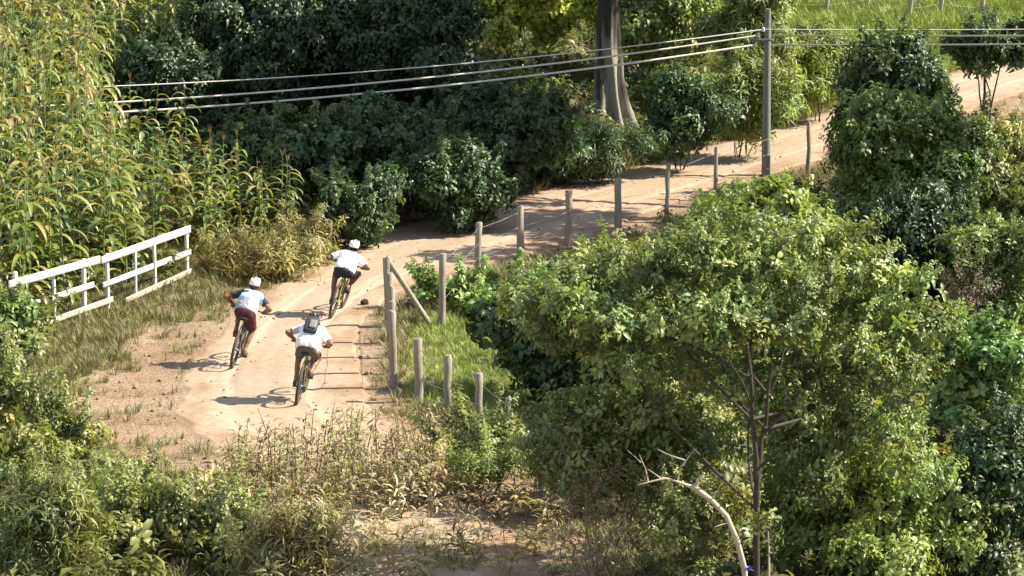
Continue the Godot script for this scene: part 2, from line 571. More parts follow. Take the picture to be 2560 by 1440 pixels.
func crown(parent: Node3D, called: String, kind: String, blobs: Array, tint: Color, per_m2: float, size := 1.0, shoots := []) -> void:
	# blobs: [middle, radii]; leaves fill a thick uneven shell of each, never a smooth lobe
	var where := []
	var colors := []
	for b in blobs:
		var rad: Vector3 = b[1]
		var mid: Vector3 = b[0]
		var area := 4.0 * PI * pow((pow(rad.x * rad.y, 1.6) + pow(rad.x * rad.z, 1.6) + pow(rad.y * rad.z, 1.6)) / 3.0, 1.0 / 1.6)
		var n := int(area * per_m2)
		var tone := rng.randf_range(0.72, 1.3)
		var warm := rng.randf_range(-0.12, 0.09)
		for i in n:
			var d := Vector3(rng.randfn(), rng.randfn(), rng.randfn()).normalized()
			if d.y < -0.45 and rng.randf() < 0.6:
				d.y = -d.y
			var r := (0.45 + 0.6 * pow(rng.randf(), 0.6)) * (1.0 + 0.55 * rough_noise.get_noise_3d(mid.x * 9.0 + d.x * 2.6, mid.y * 9.0 + d.y * 2.6, mid.z * 9.0 + d.z * 2.6))
			if rng.randf() < 0.09:
				r += rng.randf_range(0.1, 0.5)
			var p := mid + d * rad * r
			var up := (d * 0.55 + Vector3(0, 0.4, 0) + Vector3(rng.randf_range(-0.75, 0.75), rng.randf_range(-0.6, 0.6), rng.randf_range(-0.75, 0.75))).normalized()
			where.append(Transform3D(upright(up, size * rng.randf_range(0.5, 1.0)), p))
			var t := tone * rng.randf_range(0.75, 1.3)
			var w := warm + rng.randf_range(-0.1, 0.1)
			if rng.randf() < 0.035:
				t *= 1.6
				w += 0.25
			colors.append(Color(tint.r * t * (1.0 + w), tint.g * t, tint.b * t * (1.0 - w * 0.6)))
	for shoot in shoots:
		var from: Vector3 = shoot[0]
		var dir: Vector3 = shoot[1]
		var t := rng.randf_range(0.8, 1.45)
		var n := int(dir.length() / 0.07) + 2
		for i in n:
			var k := i / float(n - 1)
			var up := (dir.normalized() + Vector3(rng.randf_range(-0.7, 0.7), rng.randf_range(-0.2, 0.3), rng.randf_range(-0.7, 0.7))).normalized()
			where.append(Transform3D(upright(up, size * lerpf(0.85, 0.4, k) * rng.randf_range(0.8, 1.1)), from + dir * k + Vector3(0, -0.12 * k * k * dir.length(), 0)))
			colors.append(Color(tint.r * t, tint.g * t, tint.b * t))
	scatter(called, sprig(kind), leaf_material(), where, colors, parent)

func limb(from: Vector3, to: Vector3, r: float, bend := 0.15, sides := 6) -> ArrayMesh:
	var pts := []
	var radii := []
	var off := Vector3(rng.randf_range(-1, 1), rng.randf_range(-0.3, 0.3), rng.randf_range(-1, 1)) * bend * (to - from).length()
	for i in 7:
		var t := i / 6.0
		pts.append(from.lerp(to, t) + off * sin(t * PI) + Vector3(rng.randf_range(-1, 1), 0, rng.randf_range(-1, 1)) * r * 0.5 * (0.0 if i == 0 else 1.0))
		radii.append(r * lerpf(1.0, 0.35, t))
	return tube_mesh(pts, radii, sides, 0.1)

func bush(row: Array) -> void:
	# row: category, label, leaf kind, tint, density, x, z, width, top, bottom
	var at := spot(row[5], row[6])
	var called: String = {"tree": "leafy_tree", "shrub": "shrub"}[row[0]]
	var o := thing(called, row[1], row[0], at, 0.0, "trees and shrubs around the track")
	var w: float = row[7]
	var top: float = row[8]
	var bottom: float = row[9]
	var middle := Vector3(0, (top + bottom) * 0.5, 0)
	var half := Vector3(w * 0.5, (top - bottom) * 0.5, w * 0.52)
	var n := int(clampf(15.0 * w * (top - bottom) / 3.0, 11.0, 46.0))
	var blobs := []
	for i in n:
		var d := Vector3(rng.randfn(), rng.randfn(), rng.randfn()).normalized()
		if d.z < -0.2:
			d.z = -d.z
		var k := rng.randf_range(0.35, 1.0)
		var r := minf(w, top - bottom) * rng.randf_range(0.08, 0.22)
		blobs.append([middle + d * half * k, Vector3(r * rng.randf_range(0.9, 1.4), r * rng.randf_range(0.7, 1.0), r * rng.randf_range(0.9, 1.3))])
	blobs.append([middle + Vector3(rng.randf_range(-0.12, 0.12) * w, 0, 0), half * Vector3(rng.randf_range(0.5, 0.72), 0.6, 0.6)])
	var shoots := []
	for i in int(7.0 * w) + 4:
		var d := Vector3(rng.randfn(), absf(rng.randfn()) + 0.3, absf(rng.randfn()) * 0.6).normalized()
		shoots.append([middle + d * half * rng.randf_range(0.6, 0.85), (d * 0.8 + Vector3(rng.randf_range(-0.3, 0.3), 0.8, rng.randf_range(-0.2, 0.3))).normalized() * rng.randf_range(0.3, 0.75)])
	var bark := grainy("bark", Color(0.085, 0.065, 0.05), 0.95, 3.0, 0.8, false, 0.45)
	var twiggy := grainy("grey_twigs", Color(0.34, 0.30, 0.25), 0.95, 3.0, 0.4, false, 0.35)
	var stems := 4 if row[2] != "fine" else 12
	for i in stems:
		var b: Vector3 = blobs[i % blobs.size()][0]
		part("trunk" if row[0] == "tree" and i == 0 else "stem", limb(Vector3(rng.randf_range(-0.08, 0.08), -0.15, rng.randf_range(-0.08, 0.08)), b + Vector3(0, half.y * 0.25, 0), (0.05 if row[0] == "tree" else 0.022) * (1.0 if i == 0 else 0.6)), twiggy if row[2] == "fine" else bark, o)
	var per: float = {"oval": 74.0, "broad": 58.0, "narrow": 56.0, "fine": 70.0}[row[2]]
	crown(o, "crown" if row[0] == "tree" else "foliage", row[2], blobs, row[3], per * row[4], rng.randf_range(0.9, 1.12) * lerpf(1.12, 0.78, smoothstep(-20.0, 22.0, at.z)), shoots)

func build_bushes() -> void:
	for row in [
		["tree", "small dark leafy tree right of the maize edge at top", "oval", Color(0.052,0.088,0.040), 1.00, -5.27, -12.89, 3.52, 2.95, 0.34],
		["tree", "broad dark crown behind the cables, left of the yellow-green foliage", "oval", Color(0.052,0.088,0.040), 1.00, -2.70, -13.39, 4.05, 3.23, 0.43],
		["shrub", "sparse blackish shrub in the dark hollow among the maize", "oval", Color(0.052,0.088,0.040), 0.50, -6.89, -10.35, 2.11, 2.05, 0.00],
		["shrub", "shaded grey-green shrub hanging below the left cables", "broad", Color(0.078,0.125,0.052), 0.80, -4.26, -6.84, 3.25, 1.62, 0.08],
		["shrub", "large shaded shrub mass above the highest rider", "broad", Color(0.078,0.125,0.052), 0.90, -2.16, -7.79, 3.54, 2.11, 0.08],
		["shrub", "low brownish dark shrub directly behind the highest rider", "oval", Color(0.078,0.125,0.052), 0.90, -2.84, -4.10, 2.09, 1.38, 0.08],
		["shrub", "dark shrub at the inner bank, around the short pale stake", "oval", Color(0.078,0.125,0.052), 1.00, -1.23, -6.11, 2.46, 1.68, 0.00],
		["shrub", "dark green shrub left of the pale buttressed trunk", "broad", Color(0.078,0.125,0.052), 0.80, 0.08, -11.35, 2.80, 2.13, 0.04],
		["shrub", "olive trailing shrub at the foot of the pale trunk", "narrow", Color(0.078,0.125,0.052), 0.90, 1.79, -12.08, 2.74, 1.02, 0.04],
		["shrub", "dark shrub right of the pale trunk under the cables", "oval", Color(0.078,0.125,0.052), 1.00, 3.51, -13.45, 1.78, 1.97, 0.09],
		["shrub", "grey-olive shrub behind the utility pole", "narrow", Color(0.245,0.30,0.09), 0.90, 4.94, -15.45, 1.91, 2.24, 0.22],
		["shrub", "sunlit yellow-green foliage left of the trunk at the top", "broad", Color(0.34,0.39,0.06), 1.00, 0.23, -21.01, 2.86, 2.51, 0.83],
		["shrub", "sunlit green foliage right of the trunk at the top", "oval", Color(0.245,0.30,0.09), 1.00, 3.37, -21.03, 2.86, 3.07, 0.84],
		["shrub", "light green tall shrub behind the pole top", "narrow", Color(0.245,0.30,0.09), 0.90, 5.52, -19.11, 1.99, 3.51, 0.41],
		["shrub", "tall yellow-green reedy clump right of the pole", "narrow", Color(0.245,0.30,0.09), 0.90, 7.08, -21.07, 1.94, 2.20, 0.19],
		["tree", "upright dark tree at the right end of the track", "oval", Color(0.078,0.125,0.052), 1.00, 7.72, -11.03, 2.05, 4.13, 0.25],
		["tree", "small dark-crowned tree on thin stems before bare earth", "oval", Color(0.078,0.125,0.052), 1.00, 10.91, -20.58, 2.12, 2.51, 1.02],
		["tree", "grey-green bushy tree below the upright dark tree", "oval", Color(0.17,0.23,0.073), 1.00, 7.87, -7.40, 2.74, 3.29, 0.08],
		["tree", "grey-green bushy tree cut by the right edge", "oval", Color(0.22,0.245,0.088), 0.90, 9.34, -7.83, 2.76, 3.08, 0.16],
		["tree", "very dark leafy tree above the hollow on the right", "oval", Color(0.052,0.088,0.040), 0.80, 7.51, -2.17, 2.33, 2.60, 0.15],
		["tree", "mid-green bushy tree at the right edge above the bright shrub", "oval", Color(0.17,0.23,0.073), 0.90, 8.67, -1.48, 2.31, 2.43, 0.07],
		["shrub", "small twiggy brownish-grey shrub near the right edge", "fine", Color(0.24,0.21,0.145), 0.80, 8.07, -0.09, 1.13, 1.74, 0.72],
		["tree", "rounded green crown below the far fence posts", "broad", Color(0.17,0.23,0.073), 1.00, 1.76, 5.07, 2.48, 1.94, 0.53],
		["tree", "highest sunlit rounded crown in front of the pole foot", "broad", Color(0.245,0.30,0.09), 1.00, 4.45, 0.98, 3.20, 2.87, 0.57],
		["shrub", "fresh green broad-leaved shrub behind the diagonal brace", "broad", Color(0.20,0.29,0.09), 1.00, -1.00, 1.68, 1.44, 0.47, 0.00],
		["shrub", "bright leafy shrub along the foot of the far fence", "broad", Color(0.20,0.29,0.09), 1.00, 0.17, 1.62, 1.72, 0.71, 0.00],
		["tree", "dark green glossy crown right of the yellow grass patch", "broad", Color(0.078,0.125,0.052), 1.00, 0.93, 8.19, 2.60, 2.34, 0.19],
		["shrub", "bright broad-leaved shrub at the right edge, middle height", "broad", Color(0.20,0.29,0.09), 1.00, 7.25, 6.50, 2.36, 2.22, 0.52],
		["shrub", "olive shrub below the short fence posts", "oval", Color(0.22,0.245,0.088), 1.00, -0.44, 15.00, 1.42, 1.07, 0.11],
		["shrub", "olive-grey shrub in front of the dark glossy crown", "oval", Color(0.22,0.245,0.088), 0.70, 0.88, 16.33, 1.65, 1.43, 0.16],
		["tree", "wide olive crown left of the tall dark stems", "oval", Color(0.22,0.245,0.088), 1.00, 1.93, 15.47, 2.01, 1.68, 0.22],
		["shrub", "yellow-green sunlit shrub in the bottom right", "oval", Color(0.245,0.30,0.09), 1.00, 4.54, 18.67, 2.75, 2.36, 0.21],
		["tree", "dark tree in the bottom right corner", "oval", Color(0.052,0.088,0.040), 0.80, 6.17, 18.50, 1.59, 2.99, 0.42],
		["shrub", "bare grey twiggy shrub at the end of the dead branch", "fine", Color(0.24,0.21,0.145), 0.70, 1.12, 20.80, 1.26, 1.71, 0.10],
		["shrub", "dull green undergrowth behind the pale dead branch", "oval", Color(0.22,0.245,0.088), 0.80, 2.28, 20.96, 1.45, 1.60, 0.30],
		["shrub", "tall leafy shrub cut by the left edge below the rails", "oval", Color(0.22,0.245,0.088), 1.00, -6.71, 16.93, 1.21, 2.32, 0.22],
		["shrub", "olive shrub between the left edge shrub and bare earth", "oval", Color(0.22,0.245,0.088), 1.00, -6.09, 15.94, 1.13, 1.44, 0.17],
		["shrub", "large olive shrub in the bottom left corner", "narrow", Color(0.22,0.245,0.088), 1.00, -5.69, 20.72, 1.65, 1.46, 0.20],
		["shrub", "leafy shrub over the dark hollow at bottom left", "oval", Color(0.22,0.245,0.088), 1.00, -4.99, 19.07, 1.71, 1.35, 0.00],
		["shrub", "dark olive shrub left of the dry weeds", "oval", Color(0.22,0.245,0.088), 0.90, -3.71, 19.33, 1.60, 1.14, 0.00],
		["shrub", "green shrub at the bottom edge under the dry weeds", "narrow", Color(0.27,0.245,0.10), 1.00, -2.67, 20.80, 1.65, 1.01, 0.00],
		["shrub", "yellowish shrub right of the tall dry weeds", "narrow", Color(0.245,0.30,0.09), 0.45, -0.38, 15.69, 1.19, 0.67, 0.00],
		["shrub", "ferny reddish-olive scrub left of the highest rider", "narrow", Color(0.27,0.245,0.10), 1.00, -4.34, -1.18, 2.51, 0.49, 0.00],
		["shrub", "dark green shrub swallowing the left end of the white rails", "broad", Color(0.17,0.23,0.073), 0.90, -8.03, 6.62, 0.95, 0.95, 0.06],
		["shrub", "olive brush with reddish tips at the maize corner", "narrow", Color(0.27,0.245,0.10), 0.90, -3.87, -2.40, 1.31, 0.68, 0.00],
	]:
		bush(row)
	# the forked dark stems rising through the thicket on the right, with a thin crown of their own
	var bark := grainy("bark", Color(0.085, 0.065, 0.05), 0.95, 3.0, 0.8, false, 0.45)
	var at := spot(2.9, 21.5)
	var o := thing("forked_tree", "broad feathery green tree on slender forked dark stems at lower right", "tree", at)
	part("trunk", tube_mesh([Vector3(0.03, -0.3, 0), Vector3(0.02, 0.6, 0), Vector3(0.01, 1.3, 0), Vector3(0.01, 2.0, 0)], [0.052, 0.046, 0.042, 0.038], 8, 0.06), bark, o)
	for b in [[Vector3(0.0, 1.85, 0), Vector3(-0.12, 3.5, -0.1), 0.04], [Vector3(0.02, 1.9, 0), Vector3(0.18, 3.3, 0.1), 0.036], [Vector3(0.09, 2.45, 0), Vector3(0.5, 3.0, 0.2), 0.02], [Vector3(-0.04, 2.7, 0), Vector3(-0.34, 3.35, 0.2), 0.017], [Vector3(0.14, 2.9, 0), Vector3(0.34, 3.5, -0.1), 0.018], [Vector3(0.06, 2.05, 0), Vector3(0.72, 2.65, 0.2), 0.018]]:
		part("branch", limb(b[0], b[1], b[2], 0.05), bark, o)
	var blobs := []
	var shoots := []
	var middle := Vector3(-0.5, 3.15, -1.9)
	for i in 92:
		var d := Vector3(rng.randfn(), rng.randfn() * 0.9 + 0.25, rng.randfn()).normalized()
		if d.z < 0.0 and rng.randf() < 0.5:
			d.z = -d.z
		var k := rng.randf_range(0.55, 1.0)
		# the lower front stays open, so that the stems are seen
		var p := middle + d * Vector3(2.75, 1.8, 1.45) * k
		p.y = minf(p.y, 4.7 + 0.42 * minf(p.x, 0.0))
		if p.z > -0.75 and absf(p.x) < 0.8 and p.y < 3.6:
			p.z -= 1.0
		var r := rng.randf_range(0.2, 0.42)
		blobs.append([p, Vector3(r * rng.randf_range(1.0, 1.6), r * rng.randf_range(0.55, 0.85), r * rng.randf_range(1.0, 1.4))])
		if i % 11 == 0:
			part("branch", limb([Vector3(-0.06, 2.6, -0.05), Vector3(0.1, 2.5, 0.03), Vector3(0.02, 1.5, 0), Vector3(-0.1, 3.1, -0.08), Vector3(0.15, 2.9, 0.06)][(i / 11) % 5], p, 0.02, 0.1), bark, o)
		for n in 2:
			shoots.append([p + d * r * 0.6, (d * 0.7 + Vector3(rng.randf_range(-0.5, 0.5), 0.5, rng.randf_range(-0.3, 0.4))).normalized() * rng.randf_range(0.2, 0.45)])
	for i in 34:
		var side := -1.0 if i % 2 == 0 else 1.0
		var p := Vector3(side * rng.randf_range(0.35, 2.3), rng.randf_range(1.15, 2.3), rng.randf_range(-2.2, -0.9))
		var r := rng.randf_range(0.22, 0.38)
		blobs.append([p, Vector3(r * 1.4, r * 0.75, r * 1.1)])
		shoots.append([p, Vector3(rng.randf_range(-0.4, 0.4), 0.4, rng.randf_range(0.0, 0.3))])
	crown(o, "crown", "oval", blobs, Color(0.212, 0.258, 0.090), 44.0, 0.74, shoots)
	var pale := grainy("pale_twig", Color(0.60, 0.52, 0.40), 0.9, 3.0, 0.3, false, 0.3)
	o = thing("dead_branch", "bare pale dead branch arching left in front of the thicket", "branch", spot(2.76, 21.7))
	part("limb", tube_mesh([Vector3(0.03, -0.2, 0), Vector3(0.03, 0.45, 0), Vector3(0.0, 0.8, 0), Vector3(-0.09, 1.13, 0), Vector3(-0.22, 1.43, 0), Vector3(-0.4, 1.62, 0), Vector3(-0.63, 1.79, 0)], [0.043, 0.04, 0.037, 0.035, 0.032, 0.03, 0.04], 8, 0.1), pale, o)
	for b in [[Vector3(-0.62, 1.78, 0), Vector3(-0.98, 1.91, 0.05), 0.024], [Vector3(-0.94, 1.9, 0.05), Vector3(-1.28, 1.83, 0.1), 0.015], [Vector3(-0.6, 1.76, 0), Vector3(-0.5, 1.97, 0.08), 0.03], [Vector3(-1.15, 1.86, 0.08), Vector3(-1.26, 2.2, 0.1), 0.01], [Vector3(-0.8, 1.86, 0.0), Vector3(-0.72, 2.14, 0.1), 0.01], [Vector3(-0.72, 2.13, 0.1), Vector3(-1.04, 2.26, 0.1), 0.009], [Vector3(-0.4, 1.62, 0), Vector3(-0.3, 1.82, 0.1), 0.01], [Vector3(-1.0, 1.9, 0.05), Vector3(-1.16, 2.02, 0.1), 0.008], [Vector3(-1.24, 2.1, 0.1), Vector3(-1.4, 2.25, 0.1), 0.006], [Vector3(-0.18, 1.35, 0), Vector3(-0.36, 1.32, 0.1), 0.009], [Vector3(-0.74, 2.06, 0.1), Vector3(-0.58, 2.28, 0.1), 0.007]]:
		part("twig", limb(b[0], b[1], b[2], 0.06), pale, o)
	o = thing("pale_sapling", "pale thin sapling stem beside the dark forked trunk at the bottom", "sapling", spot(3.0, 21.9))
	part("stem", limb(Vector3(0, -0.2, 0), Vector3(0.02, 1.35, 0), 0.024, 0.02), pale, o)
	crown(o, "foliage", "oval", [[Vector3(0.02, 1.4, 0), Vector3(0.16, 0.12, 0.16)]], Color(0.168, 0.188, 0.068), 80.0, 0.7)
	o = thing("purple_flower", "single purple flower head at the bottom edge under the dead branch", "flower", spot(2.79, 22.0))
	part("stem", limb(Vector3(0, -0.1, 0), Vector3(0.0, 0.9, 0), 0.008, 0.02), mat("stem_green", Color(0.08, 0.12, 0.03), 0.7), o)
	var st := begin()
	for i in 14:
		var a := i * 2.4
		var tilt := 0.1 + 0.09 * i
		var out := Vector3(cos(a) * cos(tilt), sin(tilt), sin(a) * cos(tilt))
		var s := out.cross(Vector3.UP).normalized()
		leaf(st, Basis(out, s.cross(out), s), Vector3(0, 0.9, 0), 0.07, 0.04, 0.1, 1.0)
	part("petals", finish(st), mat("petals", Color(0.16, 0.10, 0.42), 0.6), o)

func build_big_tree() -> void:
	var at := spot(2.19, -17.2)
	var o := thing("buttressed_tree", "large tree with pale buttressed trunk base above the track", "tree", at)
	var st := begin()
	st.set_smooth_group(0)
	var rows := 40
	var sides := 72
	for i in rows + 1:
		var y := -0.4 + 7.4 * pow(i / float(rows), 1.5)
		var h := maxf(y, 0.0)
		for k in sides:
			var a := TAU * k / sides
			var flute := 0.0
			for lobe in [[0.3, 0.9], [1.2, 1.0], [2.0, 1.15], [3.2, 0.8], [4.4, 0.9], [5.4, 0.8]]:
				flute = maxf(flute, lobe[1] * exp(-pow(angle_difference(a, lobe[0] + 0.08 * h) / 0.26, 2.0)))
			var r := 0.255 - 0.012 * h + 0.05 * rough_noise.get_noise_3d(cos(a) * 1.6, h * 2.2, sin(a) * 1.6) + (0.10 * exp(-h / 2.4) + 0.36 * exp(-h / 0.55)) * flute + 0.012 * sin(a * 11.0 + h * 2.0)
			var mottle := patch_noise.get_noise_3d(cos(a) * 2.0, h * 1.3, sin(a) * 2.0)
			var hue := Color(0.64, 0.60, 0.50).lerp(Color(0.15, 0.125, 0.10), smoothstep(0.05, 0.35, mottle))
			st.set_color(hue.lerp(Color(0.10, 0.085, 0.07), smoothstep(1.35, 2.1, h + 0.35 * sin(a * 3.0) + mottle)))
			st.add_vertex(Vector3(cos(a) * r - 0.03 * h, y, sin(a) * r))
	for i in rows:
		for k in sides:
			var k2 := (k + 1) % sides
			for q in [i * sides + k, i * sides + k2, (i + 1) * sides + k, i * sides + k2, (i + 1) * sides + k2, (i + 1) * sides + k]:
				st.add_index(q)
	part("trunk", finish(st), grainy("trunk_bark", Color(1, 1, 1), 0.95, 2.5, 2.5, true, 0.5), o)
	var bark := grainy("bark", Color(0.085, 0.065, 0.05), 0.95, 3.0, 0.8, false, 0.45)
	var ends := [Vector3(6.5, 8.2, 1.5), Vector3(4.5, 7.6, 4.5), Vector3(1.5, 8.4, 5.0), Vector3(-1.0, 8.6, 2.0), Vector3(2.5, 9.2, -1.5), Vector3(6.5, 8.8, -1.5), Vector3(0.5, 7.9, 6.8), Vector3(4.0, 8.6, 1.5), Vector3(-2.5, 8.2, -0.5), Vector3(3.4, 8.4, 8.6), Vector3(5.6, 8.8, 6.6), Vector3(6.6, 9.0, 9.6), Vector3(2.4, 8.8, 10.4)]
	spread(o, Vector3(-0.2, 6.2, 0), ends, bark, 1.25, 9.5)
	# a second tall tree just beyond the right edge, whose boughs throw the broken shade on the upper track
	var o2 := thing("tall_tree", "tall broad tree beyond the right edge, shading the upper track", "tree", spot(12.8, -8.5))
	part("trunk", tube_mesh([Vector3(0, -0.5, 0), Vector3(-0.1, 1.5, 0), Vector3(-0.25, 4.0, 0.1), Vector3(-0.3, 6.6, 0)], [0.42, 0.32, 0.27, 0.22], 12, 0.08), bark, o2)
	spread(o2, Vector3(-0.3, 6.3, 0), [Vector3(-2.6, 9.0, 2.0), Vector3(-5.2, 9.0, 0.6), Vector3(-4.0, 9.8, -2.2), Vector3(-1.4, 10.4, 0), Vector3(-5.8, 8.8, -2.8), Vector3(-3.4, 9.0, 3.4), Vector3(1.5, 9.6, 0.5)], bark, 1.0, 5.0)

func spread(o: Node3D, fork: Vector3, ends: Array, bark: Material, reach: float, per: float) -> void:
	var blobs := []
	for e in ends:
		part("branch", limb(fork, e, 0.14, 0.06), bark, o)
		for k in 4:
			blobs.append([e + Vector3(rng.randf_range(-1.2, 1.2), rng.randf_range(-0.4, 0.7), rng.randf_range(-1.1, 1.1)) * reach, Vector3(rng.randf_range(0.55, 1.0), rng.randf_range(0.35, 0.55), rng.randf_range(0.55, 1.0)) * reach])
	crown(o, "crown", "broad", blobs, Color(0.06, 0.10, 0.04), per, 1.9)

# ---------------------------------------------------------------- maize
func blade(length: float, rise: float, fall: float, width: float, c0: Color, c1: Color) -> ArrayMesh:
	# a maize leaf: rises from the stalk, arches over and hangs
	var st := begin()
	st.set_smooth_group(0)
	var p := Vector3.ZERO
	var n := 7
	for i in n + 1:
		var t := i / float(n)
		var a := lerpf(rise, fall, pow(t, 0.8))
		var w := width * pow(sin(PI * lerpf(0.16, 0.99, t)), 0.7) * 0.5
		var up := Vector3(-sin(a), cos(a), 0)
		var c := c0.lerp(c1, t * t)
		st.set_color(c)
		st.add_vertex(p + Vector3(0, 0, w) + up * w * 0.45)
		st.set_color(c * 1.15)
		st.add_vertex(p)
		st.set_color(c)
		st.add_vertex(p + Vector3(0, 0, -w) + up * w * 0.45)
		p += Vector3(cos(a), sin(a), 0) * length / n
	for i in n:
		var a := i * 3
		for k in [a, a + 3, a + 1, a + 1, a + 3, a + 4, a + 1, a + 4, a + 2, a + 2, a + 4, a + 5]:
			st.add_index(k)
	return finish(st)

func build_maize() -> void:
	var lm := mat("maize_leaves", Color(1, 1, 1), 0.45, 0.75, true)
	var greens := [Color(0.175, 0.235, 0.062), Color(0.25, 0.28, 0.08), Color(0.08, 0.13, 0.042), Color(0.34, 0.29, 0.115), Color(0.12, 0.175, 0.055)]
	var blades := []
	for i in 15:
		var c: Color = greens[i % 5]
		blades.append(blade(rng.randf_range(0.42, 0.72), rng.randf_range(0.6, 1.15), rng.randf_range(-1.6, -1.15), rng.randf_range(0.075, 0.12), c, c.lerp(Color(0.40, 0.30, 0.13), rng.randf_range(0.0, 0.36))))
	var stalk := tube_mesh([Vector3(0, -0.1, 0), Vector3(0.01, 0.7, 0), Vector3(0.0, 1.5, 0.01), Vector3(0.01, 2.1, 0)], [0.016, 0.014, 0.011, 0.005], 6)
	var stalk_m := mat("maize_stalk", Color(0.17, 0.18, 0.06), 0.6)
	var straw := mat("tassel_straw", Color(0.42, 0.30, 0.15), 0.8)
	var st := begin()
	for i in 7:
		var a := i * 2.4
		var out := Vector3(cos(a) * 0.35, 1.0, sin(a) * 0.35).normalized() * rng.randf_range(0.16, 0.26)
		var s := out.cross(Vector3(0.3, 0.1, 1)).normalized() * 0.008
		tri(st, -s, s, out)
		tri(st, Vector3(0, 0, 0.008), Vector3(0, 0, -0.008), out)
	var tassel := finish(st)
	var labels := ["tall yellow-green maize plant in the dense stand at the left edge", "tall maize plant in the upper stand above the dark hollow", "shorter maize plant between the white rail fence and the dark hollow", "low maize plant at the right end of the stand, beside shaded shrubs", "half-shaded maize plant inside the dark hollow at upper left"]
	var group := "maize plants on the left hillside"
	var plants := []
	for k in 9:
		var o := Node3D.new()
		o.name = "maize_plant"
		tag(o, labels[0], "maize plant", group)
		part("stalk", stalk, stalk_m, o)
		var n := 15
		for i in n:
			var y := 0.2 + 1.7 * i / (n - 1.0)
			var size := 1.0 if i < 12 else 1.0 - 0.16 * (i - 11)
			var turn := i * PI + k * 0.9 + rng.randf_range(-0.5, 0.5)
			part("leaf", blades[rng.randi() % 15], lm, o, Transform3D(Basis(Vector3.UP, turn).scaled(Vector3.ONE * size), Vector3(0, y, 0)))
		if k % 3 != 2:
			part("tassel", tassel, straw, o, Transform3D(Basis(), Vector3(0.01, 2.05, 0)))
		plants.append(o)
	# rows across the slope: [z from, z to, row gap, plant gap, height from, height to, left edge at z 0, its slant, right edge at z 0, its slant]
	var beds := [[3.6, -19.0, 0.8, 0.40, 1.0, 1.2, -9.75, 0.13, -7.0, 0.10], [-15.4, -25.0, 0.95, 0.46, 0.95, 1.14, -7.1, 0.10, -5.2, 0.08], [-0.4, -3.6, 0.5, 0.36, 0.72, 0.9, -7.3, 0.0, -5.5, 0.0], [-1.2, -5.8, 0.45, 0.32, 0.52, 0.8, -5.6, 0.0, -4.0, 0.0], [-7.0, -8.6, 0.8, 0.5, 0.6, 0.8, -7.7, 0.0, -6.2, 0.0]]
	for b in beds:
		var z: float = b[0]
		while z > b[1]:
			var left: float = b[6] + b[7] * z
			var right: float = b[8] + b[9] * z
			if b == beds[0] and z > -1.2:
				right = -6.3 - 0.40 * (z + 0.35)
			var x: float = left + rng.randf_range(0.0, 0.3)
			while x < right:
				var px := x + rng.randf_range(-0.12, 0.12)
				var pz := z + rng.randf_range(-0.2, 0.2)
				var front := -0.55 - (px + 7.3) * 1.12
				var wrong: bool = (b == beds[2] or b == beds[3]) and (pz > front + (0.7 if b == beds[3] else 0.0) or pz < front - 1.7)
				if side_distance(px, pz) > 2.1 and not wrong:
					var o: Node3D = plants[rng.randi() % 9].duplicate()
					o.name = numbered("maize_plant")
					o.set_meta("label", labels[beds.find(b)])
					add_child(o)
					o.position = spot(px, pz)
					o.rotation = Vector3(rng.randf_range(-0.08, 0.08), rng.randf_range(0, TAU), rng.randf_range(-0.08, 0.08))
					o.scale = Vector3.ONE * rng.randf_range(b[4], b[5])
				x += b[3] * rng.randf_range(0.8, 1.25)
			z -= b[2]
	for o in plants:
		o.free()

